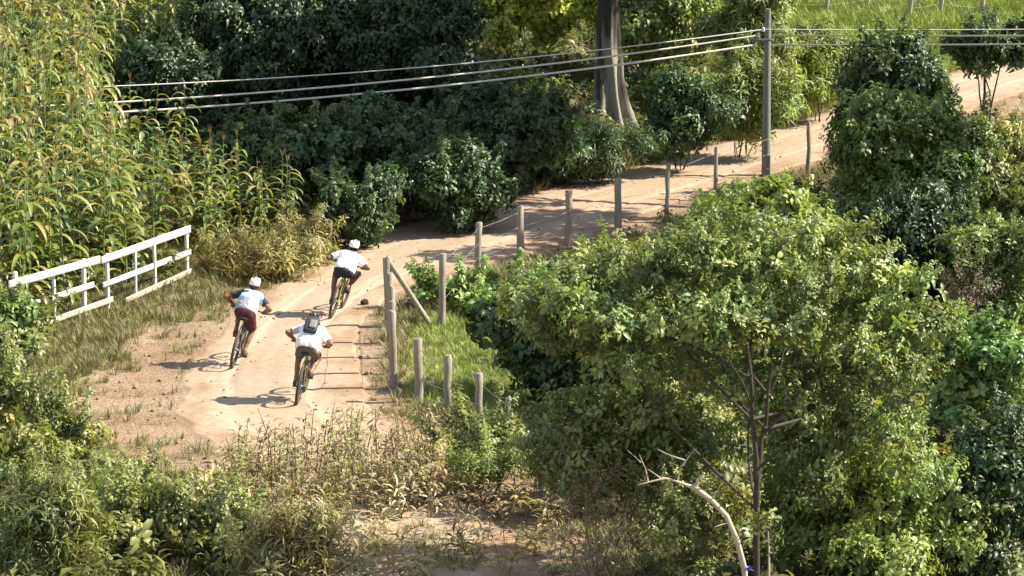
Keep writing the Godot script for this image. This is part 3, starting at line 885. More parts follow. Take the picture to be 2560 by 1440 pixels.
# ---------------------------------------------------------------- weeds, grass, pebbles
func build_weeds() -> void:
	var stem_m := mat("dry_stem", Color(0.15, 0.10, 0.06), 0.9)
	var leaf_m := mat("weed_leaves", Color(1, 1, 1), 0.6, 0.5, true)
	var kinds := []
	for k in 6:
		var o := Node3D.new()
		o.name = "dry_weed"
		tag(o, "tall thin dry brown weed with withered leaves where the track leaves the bottom", "weed", "tall dry weeds in front of the track")
		var h := 1.0
		var bend := Vector3(rng.randf_range(-0.15, 0.15), 0, rng.randf_range(-0.15, 0.15))
		part("stem", tube_mesh([Vector3(0, -0.1, 0), Vector3(0, h * 0.5, 0) + bend * 0.3, Vector3(0, h, 0) + bend], [0.011, 0.009, 0.005], 5), stem_m, o)
		var st := begin()
		for i in 18:
			var t := rng.randf_range(0.25, 1.0)
			var a := i * 2.4
			var tilt := rng.randf_range(-0.5, 0.7)
			var out := Vector3(cos(a) * cos(tilt), sin(tilt), sin(a) * cos(tilt))
			var s := out.cross(Vector3.UP).normalized()
			var at := Vector3(0, h * t, 0) + bend * t * t
			leaf(st, Basis(out, s.cross(out), s), at + out * rng.randf_range(0.0, 0.09), rng.randf_range(0.08, 0.18), rng.randf_range(0.03, 0.065), 0.3, 1.0)
		part("leaves", retint(finish(st), k), leaf_m, o)
		kinds.append(o)
	for i in 230:
		var u := rng.randf()
		var x := lerpf(-3.7, -0.95, u) + rng.randf_range(-0.15, 0.15)
		var z := rng.randf_range(14.0, 17.4) - (0.6 if u > 0.4 else 0.0)
		if i >= 200:
			x = rng.randf_range(-1.4, 0.9)
			z = rng.randf_range(14.6, 19.4)
		var o: Node3D = kinds[rng.randi() % 6].duplicate()
		o.name = numbered("dry_weed")
		if i >= 200:
			o.set_meta("label", "short dry weed on bare earth at bottom centre, right of the tall ones")
		add_child(o)
		o.position = spot(x, z)
		o.rotation = Vector3(rng.randf_range(-0.3, 0.3), rng.randf_range(0, TAU), rng.randf_range(-0.3, 0.3))
		o.scale = Vector3.ONE * rng.randf_range(0.5, 0.98) * (1.0 if i < 200 else 0.7)
	for o in kinds:
		o.free()
	# flowering weeds with red heads at the edge of the maize
	var red := mat("red_petals", Color(0.36, 0.11, 0.06), 0.7)
	var green := mat("stem_green", Color(0.08, 0.12, 0.03), 0.7)
	for f in [[-4.33, -4.03, 0.85, "flowering weed with orange-red heads at the right end of the maize"], [-4.80, -4.43, 1.04, "flowering weed with red head standing highest beside the dark hollow"], [-3.66, -4.9, 0.78, "flowering weed with red head left of the highest rider's helmet"]]:
		var o := thing("flowering_weed", f[3], "flower", spot(f[0], f[1]))
		for k in 2:
			var top := Vector3(rng.randf_range(-0.16, 0.16), f[2] + rng.randf_range(-0.1, 0.12), rng.randf_range(-0.1, 0.1))
			part("stem", limb(Vector3(0, -0.1, 0), top, 0.008, 0.03), green, o)
			var st := begin()
			for i in 9:
				var a := i * 2.4
				var out := Vector3(cos(a), 0.5, sin(a)).normalized()
				var s := out.cross(Vector3.UP).normalized()
				leaf(st, Basis(out, s.cross(out), s), Vector3.ZERO, 0.055, 0.022, 0.1, 1.0)
			part("flower", finish(st), red, o, Transform3D(Basis(), top))

func retint(m: ArrayMesh, k: int) -> ArrayMesh:
	var c: Color = [Color(0.28, 0.22, 0.12), Color(0.34, 0.27, 0.15), Color(0.20, 0.20, 0.075), Color(0.26, 0.19, 0.10), Color(0.40, 0.31, 0.18), Color(0.23, 0.22, 0.09)][k]
	var arrays := m.surface_get_arrays(0)
	var cols := PackedColorArray()
	for i in arrays[Mesh.ARRAY_VERTEX].size():
		var t := 0.8 + 0.4 * absf(sin(floorf(i / 8.0) * 3.7))
		cols.append(Color(c.r * t, c.g * t, c.b * t))
	arrays[Mesh.ARRAY_COLOR] = cols
	var out := ArrayMesh.new()
	out.add_surface_from_arrays(Mesh.PRIMITIVE_TRIANGLES, arrays)
	return out

func tuft(n: int, h: float, spread: float, width: float, seed_: int) -> ArrayMesh:
	var r := RandomNumberGenerator.new()
	r.seed = seed_
	var st := begin()
	for i in n:
		var a := r.randf_range(0, TAU)
		var out := Vector3(cos(a), 0, sin(a))
		var s := Vector3(-sin(a), 0, cos(a)) * width * 0.5
		var b := out * r.randf_range(0.0, spread * 0.5)
		var hh := h * r.randf_range(0.6, 1.15)
		var m1 := b + out * spread * 0.35 + Vector3(0, hh * 0.6, 0)
		var e := b + out * spread * r.randf_range(0.7, 1.3) + Vector3(0, hh * r.randf_range(0.75, 1.0), 0)
		var t := r.randf_range(0.75, 1.25)
		st.set_color(Color(t, t, t))
		tri(st, b - s, b + s, m1 + s * 0.7)
		tri(st, b - s, m1 + s * 0.7, m1 - s * 0.7)
		tri(st, m1 - s * 0.7, m1 + s * 0.7, e)
	return finish(st)

func build_ground_cover() -> void:
	var gm := mat("grass", Color(1, 1, 1), 0.6, 0.5, true)
	var greens := []
	var green_c := []
	var dries := []
	var dry_c := []
	var stones := []
	var stone_c := []
	for i in 138000:
		var z := rng.randf_range(-42.0, 22.5)
		var x := rng.randf_range(-11.0, 11.0) * (1.0 - z / 66.0)
		var s := side_distance(x, z)
		var edge := half_width(z)
		var n := patch_noise.get_noise_2d(x * 1.3, z * 1.3)
		var off := absf(s) - edge
		if off < -0.12 + n * 0.5:
			if rng.randf() < 0.04 or (z > 12.0 and rng.randf() < 0.05):
				stones.append(Transform3D(Basis(Vector3(rng.randf(), rng.randf(), rng.randf() + 0.1).normalized(), rng.randf_range(0, TAU)).scaled(Vector3.ONE * rng.randf_range(0.2, 0.9)), spot(x, z, 0.02)))
				stone_c.append(Color(0.26, 0.16, 0.09) * rng.randf_range(0.6, 1.2))
			if not (z > 13.5 and n > -0.05):
				continue
		var thick := smoothstep(-0.05, 0.7, off + n * 1.0)
		if s < 0.0 and z > 0.5 and z < 13.0:
			thick = smoothstep(-0.15, 0.4, off + n * 0.6)
		if s > 0.0 and z > 1.0 and z < 14.5:
			var out := lerpf(0.0, 1.6, smoothstep(2.0, 8.5, z))
			thick = smoothstep(out, out + 0.9, off + n * 1.3) * 0.9 + (0.26 if n > 0.06 and off > -0.1 else 0.04)
		if s > 0.0 and z < -8.0:
			thick = smoothstep(-0.2, 0.3, off + n * 0.4)
		if z > 13.0 and absf(x + 1.4) < 2.6:
			thick = (0.5 if n > 0.0 else 0.08) * (1.0 if x < -0.8 else 0.45)
		if x > 8.0 and z < -16.0 and s < 0.0:
			thick *= 0.2
		if rng.randf() > thick:
			if rng.randf() < 0.04:
				stones.append(Transform3D(Basis(Vector3(rng.randf(), rng.randf(), rng.randf() + 0.1).normalized(), rng.randf_range(0, TAU)).scaled(Vector3.ONE * rng.randf_range(0.3, 1.2)), spot(x, z, 0.01)))
				stone_c.append(Color(0.26, 0.16, 0.09) * rng.randf_range(0.6, 1.2))
			continue
		var p := spot(x, z, -0.02)
		var lime := x > -1.75 and x < 0.3 and z > 2.6 and z < 9.8 and s < -2.0
		var field := z < -25.0 and x > 2.0
		var corner := x < -4.9 and z > 18.6
		var t := rng.randf_range(0.7, 1.3)
		var up := Vector3(rng.randf_range(-0.25, 0.25), 1, rng.randf_range(-0.25, 0.25)).normalized()
		var tall := 0.25 + 0.35 * smoothstep(0.0, 1.2, off) * (0.5 if s > 0.0 and z > -1.0 and z < 14.0 else 1.0) + rng.randf_range(0.0, 0.3) + (0.45 if s > 0.0 and z < -10.0 else 0.0)
		if lime or field or corner:
			greens.append(Transform3D(upright(up, tall * (0.62 if lime else 0.9)), p))
			green_c.append(Color(0.27 * t, 0.33 * t, 0.07 * t))
		elif rng.randf() < 0.52 + n * 0.6:
			greens.append(Transform3D(upright(up, tall), p))
			green_c.append(Color(0.19 * t, 0.185 * t, 0.07 * t))
		else:
			dries.append(Transform3D(upright(up, tall * 0.9), p))
			dry_c.append(Color(0.31 * t, 0.245 * t, 0.12 * t))
	var under := []
	var under_c := []
	for i in 25000:
		var z := rng.randf_range(-30.0, 22.0)
		var x := rng.randf_range(-11.0, 11.0) * (1.0 - z / 66.0)
		var s := side_distance(x, z)
		var n := patch_noise.get_noise_2d(x * 1.7 + 40.0, z * 1.7)
		if s > -3.2 and s < 2.9 or n < -0.05 and z > -5.0 or n < -0.3 or s < 0.0 and x < 0.7 and z < 11.5 or x > 8.0 and z < -16.0 or s > 0.0 and z > 1.5 and z < 15.0 and s < 3.6 + n or absf(x + 1.4) < 2.8 and z > 13.0:
			continue
		var t := rng.randf_range(0.6, 1.4)
		under.append(Transform3D(upright(Vector3(rng.randf_range(-0.7, 0.7), 1, rng.randf_range(-0.7, 0.7)).normalized(), rng.randf_range(0.7, 1.7)), spot(x, z, rng.randf_range(0.0, 0.5))))
		under_c.append(Color(0.145 * t * (1.0 + n), 0.18 * t, 0.062 * t))
	var scrub := []
	var scrub_c := []
	for i in 1300:
		var z := rng.randf_range(13.2, 20.5)
		var x := rng.randf_range(-4.3, 1.1)
		var n := patch_noise.get_noise_2d(x * 2.2 + 90.0, z * 1.2)
		if n < -0.02 or z < 14.0 and x < -3.4 or x > -0.6 and rng.randf() < 0.6:
			continue
		var t := rng.randf_range(0.7, 1.35)
		scrub.append(Transform3D(upright(Vector3(rng.randf_range(-0.8, 0.8), 1, rng.randf_range(-0.8, 0.8)).normalized(), rng.randf_range(0.5, 1.15)), spot(x, z, rng.randf_range(0.0, 0.36))))
		scrub_c.append(Color(0.50 * t, 0.42 * t, 0.27 * t) if rng.randf() < 0.7 else Color(0.26 * t, 0.26 * t, 0.10 * t))
	tag(scatter("dry_scrub", sprig("narrow"), leaf_material(), scrub, scrub_c, self), "matted pale withered scrub around the dry weeds at the bottom", "dry scrub")
	tag(scatter("undergrowth", sprig("oval"), leaf_material(), under, under_c, self), "low tangled leafy undergrowth between the shrubs", "undergrowth")
	tag(scatter("grass", tuft(11, 0.34, 0.24, 0.022, 5), gm, greens, green_c, self), "green and yellow-green grass tufts on the verges and banks", "grass")
	tag(scatter("dry_grass", tuft(10, 0.30, 0.26, 0.018, 8), gm, dries, dry_c, self), "straw-coloured dry grass on the verges of the track", "dry grass")
	tag(scatter("pebbles", rounded_box(Vector3(0.07, 0.045, 0.06), 0.02, 3), mat("pebble", Color(1, 1, 1), 0.95, 0.0, true), stones, stone_c, self), "small brown stones and crumbs of earth on the track", "pebbles")
	# the dark clod at the verge right of the highest rider
	var clod := part("earth_clod", rounded_box(Vector3(0.14, 0.12, 0.12), 0.05, 4), grainy("clod", Color(0.09, 0.035, 0.02), 0.95, 5.0, 1.5, false, 0.5), self, Transform3D(Basis(Vector3(0.4, 0.8, 0.2).normalized(), 0.7), spot(-2.53, 1.70, 0.06)))
	tag(clod, "dark reddish clod on the verge right of the highest rider", "clod")

# ---------------------------------------------------------------- bodies: a smooth field of tapered capsules, meshed as surface nets
func cap(a: Vector3, b: Vector3, ra: float, rb: float, cut := Vector3.ZERO, cut_at := Vector3.ZERO) -> Dictionary:
	return {"a": a, "b": b, "ra": ra, "rb": rb, "cut": cut, "at": cut_at}

func net(st: SurfaceTool, prims: Array, cell: float, k: float, paint: Callable, first: int, folds := 0.0) -> int:
	# adds the surface to st and returns the number of vertices so far
	var lo := Vector3.ONE * 1e9
	var hi := -lo
	for p in prims:
		var r: float = maxf(p.ra, p.rb) + cell * 3.0
		lo = lo.min(p.a - Vector3.ONE * r).min(p.b - Vector3.ONE * r)
		hi = hi.max(p.a + Vector3.ONE * r).max(p.b + Vector3.ONE * r)
	var nx := int((hi.x - lo.x) / cell) + 2
	var ny := int((hi.y - lo.y) / cell) + 2
	var nz := int((hi.z - lo.z) / cell) + 2
	var f := PackedFloat32Array()
	f.resize(nx * ny * nz)
	f.fill(9.0)
	for p in prims:
		var a: Vector3 = p.a
		var b: Vector3 = p.b
		var ra: float = p.ra
		var rb: float = p.rb
		var m := maxf(ra, rb) + cell * 2.0 + k
		var c0 := (a.min(b) - Vector3.ONE * m - lo) / cell
		var c1 := (a.max(b) + Vector3.ONE * m - lo) / cell
		var d := b - a
		var inv := 1.0 / maxf(d.length_squared(), 1e-9)
		var cut: Vector3 = p.cut
		var has_cut := cut != Vector3.ZERO
		for z in range(maxi(0, int(c0.z)), mini(nz, int(c1.z) + 2)):
			for y in range(maxi(0, int(c0.y)), mini(ny, int(c1.y) + 2)):
				var row := (z * ny + y) * nx
				for x in range(maxi(0, int(c0.x)), mini(nx, int(c1.x) + 2)):
					var q := lo + Vector3(x, y, z) * cell
					var t := clampf((q - a).dot(d) * inv, 0.0, 1.0)
					var v := q.distance_to(a + d * t) - lerpf(ra, rb, t)
					if has_cut:
						v = maxf(v, (q - p.at).dot(cut))
					if folds > 0.0 and absf(v) < 0.03:
						v += folds * rough_noise.get_noise_3d(q.x * 22.0, q.y * 14.0, q.z * 22.0)
					var o := f[row + x]
					var h := maxf(k - absf(o - v), 0.0)
					f[row + x] = minf(o, v) - h * h / (4.0 * k)
	var index := {}
	var verts := PackedVector3Array()
	var step := [0, 1, nx, nx + 1, nx * ny, nx * ny + 1, nx * ny + nx, nx * ny + nx + 1]
	for z in nz - 1:
		for y in ny - 1:
			var row := (z * ny + y) * nx
			for x in nx - 1:
				var i := row + x
				if absf(f[i]) > cell * 2.0:
					continue
				var inside := 0
				for s in 8:
					if f[i + step[s]] < 0.0:
						inside |= 1 << s
				if inside == 0 or inside == 255:
					continue
				var sum := Vector3.ZERO
				var n := 0
				for s in 8:
					for bit in 3:
						var s2 := s | (1 << bit)
						if s2 == s or ((inside >> s) & 1) == ((inside >> s2) & 1):
							continue
						var t := f[i + step[s]] / (f[i + step[s]] - f[i + step[s2]])
						var pa := Vector3(s & 1, (s >> 1) & 1, (s >> 2) & 1)
						var pb := Vector3(s2 & 1, (s2 >> 1) & 1, (s2 >> 2) & 1)
						sum += pa.lerp(pb, t)
						n += 1
				index[i] = verts.size()
				verts.append(lo + (Vector3(x, y, z) + sum / n) * cell)
	st.set_smooth_group(0)
	for v in verts:
		st.set_color(paint.call(v))
		st.add_vertex(v)
	for i in index:
		# the three edges that start at this cell's low corner
		for e in [[1, nx, nx * ny], [nx, nx * ny, 1], [nx * ny, 1, nx]]:
			var i2: int = i + e[0]
			if (f[i] < 0.0) == (f[i2] < 0.0):
				continue
			var q := [i, i - e[1], i - e[1] - e[2], i - e[2]]
			if not (index.has(q[1]) and index.has(q[2]) and index.has(q[3])):
				continue
			var order := [0, 1, 2, 0, 2, 3] if f[i] >= 0.0 else [0, 2, 1, 0, 3, 2]
			for o in order:
				st.add_index(first + index[q[o]])
	return first + verts.size()

func bend_joint(a: Vector3, b: Vector3, l1: float, l2: float, pole: Vector3) -> Vector3:
	var d := minf(a.distance_to(b), (l1 + l2) * 0.999)
	var n := (b - a).normalized()
	var x := (l1 * l1 - l2 * l2 + d * d) / (2.0 * d)
	var h := sqrt(maxf(l1 * l1 - x * x, 0.0))
	return a + n * x + (pole - n * pole.dot(n)).normalized() * h

func ring(parent: Node3D, called: String, radius: float, thick: float, m: Material, at: Transform3D) -> MeshInstance3D:
	var t := TorusMesh.new()
	t.inner_radius = radius - thick
	t.outer_radius = radius + thick
	t.rings = 40
	t.ring_segments = 8
	return part(called, t, m, parent, at)

func bicycle(label: String, place: Transform3D, paint: Color, crank: float) -> Node3D:
	# local axes: y up, -z forward, the rear tyre touches the ground at the origin
	var o := thing("mountain_bike", label, "bicycle", Vector3.ZERO, 0.0, "mountain bikes on the track")
	o.transform = place
	var pm := mat("frame_paint_%s" % paint.to_html(), paint, 0.35)
	var black := mat("black_rubber", Color(0.02, 0.02, 0.02), 0.85)
	var dusty := mat("dusty_tyre", Color(0.06, 0.045, 0.033), 0.95)
	var alloy := mat("alloy", Color(0.35, 0.35, 0.36), 0.35)
	alloy.metallic = 0.8
	var sp := begin()
	for i in 20:
		var a := TAU * i / 20.0
		tube(sp, [Vector3(0.02 * (1 if i % 2 else -1), cos(a + 0.3) * 0.02, sin(a + 0.3) * 0.02), Vector3(0, cos(a) * 0.29, sin(a) * 0.29)], [0.0012, 0.0012], 4)
	var spokes := finish(sp)
	for z in [0.0, -1.10]:
		var w := ring(o, "wheel", 0.293, 0.010, mat("black_rim", Color(0.03, 0.03, 0.03), 0.5), Transform3D(Basis(Vector3.BACK, PI / 2), Vector3(0, 0.342, z)))
		ring(w, "tyre", 0.316, 0.028, dusty, Transform3D())
		part("hub", tube_mesh([Vector3(0, -0.05, 0), Vector3(0, -0.03, 0), Vector3(0, 0.03, 0), Vector3(0, 0.05, 0)], [0.015, 0.022, 0.022, 0.015], 8), alloy, w)
		var s := part("spokes", spokes, alloy, w, Transform3D(Basis(Vector3.BACK, -PI / 2), Vector3.ZERO))
		s.set_meta("kind", "stuff")
	var bb := Vector3(0, 0.315, -0.44)
	var seat_top := Vector3(0, 0.76, -0.26)
	var head_top := Vector3(0, 0.89, -0.78)
	var head_low := Vector3(0, 0.77, -0.825)
	var st := begin()
	tube(st, [bb, seat_top], [0.017, 0.016], 8)
	tube(st, [seat_top, head_top - Vector3(0, 0.03, 0)], [0.017, 0.019], 8)
	tube(st, [bb, head_low], [0.022, 0.024], 8)
	tube(st, [head_low, head_top], [0.024, 0.023], 8)
	for s in [-1, 1]:
		tube(st, [bb + Vector3(0.03 * s, 0, 0.02), Vector3(0.065 * s, 0.342, 0)], [0.012, 0.009], 6)
		tube(st, [seat_top + Vector3(0.02 * s, -0.03, 0), Vector3(0.065 * s, 0.342, 0)], [0.010, 0.008], 6)
	part("frame", finish(st), pm, o)
	st = begin()
	for s in [-1, 1]:
		tube(st, [Vector3(0.06 * s, 0.75, -0.84), Vector3(0.06 * s, 0.55, -0.96), Vector3(0.055 * s, 0.342, -1.10)], [0.018, 0.02, 0.014], 8)
	tube(st, [Vector3(-0.06, 0.75, -0.84), Vector3(0.06, 0.75, -0.84)], [0.02, 0.02], 8)
	part("fork", finish(st), black, o)
	part("stem", tube_mesh([head_top, head_top + Vector3(0, 0.04, 0.01), Vector3(0, 0.945, -0.80)], [0.018, 0.018, 0.017], 8), black, o)
	part("handlebar", tube_mesh([Vector3(-0.35, 0.95, -0.72), Vector3(-0.18, 0.955, -0.76), Vector3(-0.06, 0.945, -0.80), Vector3(0.06, 0.945, -0.80), Vector3(0.18, 0.955, -0.76), Vector3(0.35, 0.95, -0.72)], [0.011, 0.012, 0.015, 0.015, 0.012, 0.011], 8), black, o)
	for s in [-1, 1]:
		part("grip", tube_mesh([Vector3(0.23 * s, 0.953, -0.748), Vector3(0.35 * s, 0.95, -0.72)], [0.016, 0.017], 8), black, o)
	part("seat_post", tube_mesh([seat_top, Vector3(0, 0.885, -0.215)], [0.014, 0.014], 8), alloy, o)
	st = begin()
	net(st, [cap(Vector3(-0.05, 0.905, -0.11), Vector3(0.05, 0.905, -0.11), 0.032, 0.032), cap(Vector3(0, 0.905, -0.13), Vector3(0, 0.902, -0.33), 0.04, 0.02)], 0.012, 0.03, func(_p): return Color.WHITE, 0)
	part("saddle", finish(st), black, o)
	part("chainring", tube_mesh([bb + Vector3(0.045, 0, 0), bb + Vector3(0.055, 0, 0)], [0.075, 0.075], 18), alloy, o)
	for s in [-1, 1]:
		var a: float = crank + (0.0 if s < 0 else PI)
		var e := bb + Vector3(0.085 * s, -cos(a) * 0.17, -sin(a) * 0.17)
		part("crank", tube_mesh([bb + Vector3(0.06 * s, 0, 0), e], [0.013, 0.011], 6), alloy, o)
		part("pedal", rounded_box(Vector3(0.09, 0.022, 0.08), 0.006, 3), black, o, Transform3D(Basis(), e + Vector3(0.05 * s, 0, 0)))
	return o

func hand_prims(grip: Vector3, wrist: Vector3, s: float) -> Array:
	# a hand closed round the bar at grip; s is -1 for the left hand
	var out := []
	var knuckles := grip + Vector3(0, 0.034, 0.006)
	for i in 4:
		var x: float = s * (0.030 - 0.020 * i)
		var k := knuckles + Vector3(x, -0.003 * absf(i - 1.2), 0)
		var long: float = [0.92, 1.05, 1.0, 0.8][3 - i]
		out.append(cap(wrist.lerp(k, 0.25) + Vector3(x * 0.3, 0, 0), k, 0.014, 0.0125))
		var j1 := k + Vector3(0, -0.004, -0.034 * long)
		var j2 := j1 + Vector3(0, -0.034 * long, -0.006)
		var j3 := j2 + Vector3(0, -0.016 * long, 0.022 * long)
		out.append(cap(k, j1, 0.0098, 0.009))
		out.append(cap(j1, j2, 0.009, 0.0085))
		out.append(cap(j2, j3, 0.0085, 0.0078))
	var root := wrist.lerp(knuckles, 0.45) + Vector3(-s * 0.026, -0.006, 0)
	var t1 := grip + Vector3(-s * 0.052, 0.004, 0.026)
	var t2 := grip + Vector3(-s * 0.050, -0.022, 0.004)
	out.append(cap(root, t1, 0.014, 0.0105))
	out.append(cap(t1, t2, 0.0105, 0.009))
	out.append(cap(t2, t2 + Vector3(s * 0.006, -0.008, -0.024), 0.009, 0.008))
	return out

func rider(info: Dictionary) -> void:
	var at := spot(info.x, info.z, 0.02)
	var place := Transform3D((Basis(Vector3.UP, -deg_to_rad(info.heading)) * Basis(Vector3.BACK, -deg_to_rad(info.lean))).scaled(Vector3.ONE * info.size), at)
	bicycle(info.bike_label, place, info.paint, info.crank)
	var o := thing("person", info.label, "person", at, 0.0, "three cyclists on the track")
	o.transform = place
	var hip: Vector3 = info.hip
	var chest: Vector3 = info.chest
	var head: Vector3 = info.head
	var mid := hip.lerp(chest, 0.5) + Vector3(0, 0.045, 0.0)
	var bb := Vector3(0, 0.315, -0.44)
	var body := []
	var jersey := []
	var shorts := []
	var skin: Color = info.skin
	# trunk
	body.append(cap(hip + Vector3(-0.07, 0, 0), hip + Vector3(0.07, 0, 0), 0.112, 0.112))
	body.append(cap(hip, mid, 0.125, 0.12))
	body.append(cap(mid + Vector3(-0.03, 0, 0), chest + Vector3(-0.05, -0.03, 0.02), 0.118, 0.12))
	body.append(cap(mid + Vector3(0.03, 0, 0), chest + Vector3(0.05, -0.03, 0.02), 0.118, 0.12))
	body.append(cap(chest + Vector3(-0.14, 0, 0), chest + Vector3(0.14, 0, 0), 0.068, 0.068))
	body.append(cap(chest + Vector3(0, 0.02, -0.01), head + Vector3(0, -0.07, 0.03), 0.058, 0.052))
	var spine := (chest - hip).normalized()
	jersey.append(cap(hip + spine * 0.05 + Vector3(-0.055, 0.0, 0), mid + Vector3(-0.045, 0, 0), info.loose, 0.138, -spine, hip + spine * info.hem))
	jersey.append(cap(hip + spine * 0.05 + Vector3(0.055, 0.0, 0), mid + Vector3(0.045, 0, 0), info.loose, 0.138, -spine, hip + spine * info.hem))
	jersey.append(cap(mid + Vector3(-0.045, 0, 0), chest + Vector3(-0.065, -0.03, 0.02), 0.135, 0.134))
	jersey.append(cap(mid + Vector3(0.045, 0, 0), chest + Vector3(0.065, -0.03, 0.02), 0.135, 0.134))
	jersey.append(cap(chest + Vector3(-0.14, 0, 0), chest + Vector3(0.14, 0, 0), 0.083, 0.083))
	shorts.append(cap(hip + Vector3(-0.07, -0.005, 0), hip + Vector3(0.07, -0.005, 0), 0.126, 0.126))
	shorts.append(cap(hip, hip + spine * 0.14, 0.135, 0.132, spine, hip + spine * 0.14))
	var shoe_st := [begin(), begin()]
	for n in 2:
		var s := -1.0 if n == 0 else 1.0
		# arm
		var shoulder := chest + Vector3(0.175 * s, -0.005, 0)
		var grip := Vector3(0.29 * s, 0.952, -0.734)
		var wrist := grip + Vector3(0.012 * s, 0.048, 0.068)
		var elbow := bend_joint(shoulder, wrist, 0.285, 0.255, info.elbow_left if n == 0 else info.elbow_right)
		body.append(cap(shoulder, elbow, 0.05, 0.04))
		body.append(cap(elbow, elbow.lerp(wrist, 0.35), 0.04, 0.041))
		body.append(cap(elbow.lerp(wrist, 0.35), wrist, 0.041, 0.027))
		body.append(cap(wrist, grip + Vector3(0, 0.034, 0.02), 0.025, 0.02))
		var cuff := shoulder.lerp(elbow, info.sleeve)
		jersey.append(cap(shoulder, elbow, 0.068, 0.06, (elbow - shoulder).normalized(), cuff))
		# leg
		var a: float = info.crank + (0.0 if n == 0 else PI)
		var pedal := bb + Vector3(0.135 * s, -cos(a) * 0.17 + 0.03, -sin(a) * 0.17)
		var toe := pedal + Vector3(0.01 * s, 0.012, -0.07)
		var ankle := pedal + Vector3(-0.01 * s, 0.095, 0.105)
		var joint := hip + Vector3(0.088 * s, -0.02, 0)
		var knee := bend_joint(joint, ankle, 0.43, 0.42, Vector3(info.knees * s, 0.25, -1.0))
		body.append(cap(joint, knee, 0.086, 0.056))
		body.append(cap(knee, ankle, 0.053, 0.035))
		body.append(cap(knee.lerp(ankle, 0.2) + Vector3(0, 0, 0.018), knee.lerp(ankle, 0.5) + Vector3(0, 0, 0.012), 0.045, 0.04))
		body.append(cap(ankle, toe, 0.036, 0.028))
		shorts.append(cap(joint, knee, 0.104, 0.078 * info.baggy, (knee - joint).normalized(), joint.lerp(knee, info.leg)))
		net(shoe_st[n], [cap(ankle + Vector3(0, -0.045, 0.02), pedal + Vector3(0, 0.022, -0.02), 0.043, 0.044), cap(pedal + Vector3(0, 0.022, -0.02), toe + Vector3(0, 0.002, 0), 0.044, 0.034), cap(ankle + Vector3(0, -0.045, 0.02), ankle + Vector3(0, -0.01, 0.005), 0.043, 0.043)], 0.011, 0.02, func(_p): return Color.WHITE, 0)
	var st := begin()
	var flesh := func(_p): return skin
	var count := net(st, body, 0.013, 0.035, flesh, 0)
	for n in 2:
		var s := -1.0 if n == 0 else 1.0
		var grip := Vector3(0.29 * s, 0.952, -0.734)
		count = net(st, hand_prims(grip, grip + Vector3(0.012 * s, 0.048, 0.068), s), 0.0042, 0.006, flesh, count)
	# head, looking ahead and a little down
	var face := [cap(head + Vector3(0, 0.02, 0.028), head + Vector3(0, 0.03, -0.025), 0.09, 0.086), cap(head + Vector3(0, -0.04, -0.035), head + Vector3(0, -0.075, -0.058), 0.058, 0.04),
		cap(head + Vector3(0, 0.0, -0.1), head + Vector3(0, -0.032, -0.118), 0.010, 0.014), cap(head + Vector3(-0.02, -0.062, -0.092), head + Vector3(0.02, -0.062, -0.092), 0.011, 0.011),
		cap(head + Vector3(0, -0.04, 0.03), head + Vector3(0, -0.1, 0.03), 0.055, 0.052)]
	for s in [-1.0, 1.0]:
		face.append(cap(head + Vector3(0.088 * s, 0.005, 0.01), head + Vector3(0.09 * s, -0.03, 0.006), 0.016, 0.011))
		face.append(cap(head + Vector3(0.034 * s, 0.008, -0.092), head + Vector3(0.036 * s, 0.008, -0.092), 0.013, 0.013))
	var hair: Color = info.hair
	count = net(st, face, 0.0065, 0.016, func(p: Vector3):
		var q := p - head
		if absf(absf(q.x) - 0.035) < 0.012 and absf(q.y - 0.008) < 0.008 and q.z < -0.08:
			return Color(0.03, 0.02, 0.02)
		if absf(q.y + 0.062) < 0.008 and absf(q.x) < 0.024 and q.z < -0.08:
			return Color(0.24, 0.08, 0.06)
		if q.z > -0.01 and q.y > -0.055 and absf(q.x) < 0.085 or q.y > 0.07:
			return hair
		return skin, count)
	part("body", finish(st), mat("skin", Color(1, 1, 1), 0.55, 0.0, true), o)
	st = begin()
	net(st, jersey, 0.012, 0.035, info.jersey, 0, 0.016)
	part("jersey", finish(st), mat("jersey_cloth", Color(1, 1, 1), 0.8, 0.0, true), o)
	st = begin()
	var cloth: Color = info.shorts
	net(st, shorts, 0.014, 0.03, func(_p): return cloth, 0, 0.012)
	part("shorts", finish(st), mat("shorts_cloth", Color(1, 1, 1), 0.85, 0.0, true), o)
	for n in 2:
		part("shoe", finish(shoe_st[n]), mat("shoe_%s" % str(info.shoe.to_html()), info.shoe, 0.7), o)
	# helmet: a shell with ribs, open below
	st = begin()
	var top := head + Vector3(0, 0.055, 0.0)
	var cut := Vector3(0, -1, 0.12).normalized()
	var shell := [cap(top + Vector3(0, 0, 0.05), top + Vector3(0, 0.012, -0.06), 0.098, 0.088, cut, top + Vector3(0, -0.035, 0))]
	for x in [-0.06, 0.0, 0.06]:
		shell.append(cap(top + Vector3(x, 0.075 - 2.0 * x * x, 0.085), top + Vector3(x * 0.8, 0.072 - 2.0 * x * x, -0.09), 0.026, 0.022))
	net(st, shell, 0.008, 0.012, func(_p): return Color.WHITE, 0)
	var helmet := part("helmet", finish(st), mat("helmet_%s" % str(info.helmet.to_html()), info.helmet, 0.35), o)
	for x in [-0.032, 0.032]:
		part("vent", tube_mesh([top + Vector3(x, 0.083, 0.09), top + Vector3(x, 0.097, 0.03), top + Vector3(x, 0.094, -0.05)], [0.010, 0.016, 0.010], 6), mat("vent_dark", Color(0.02, 0.02, 0.02), 0.8), helmet)
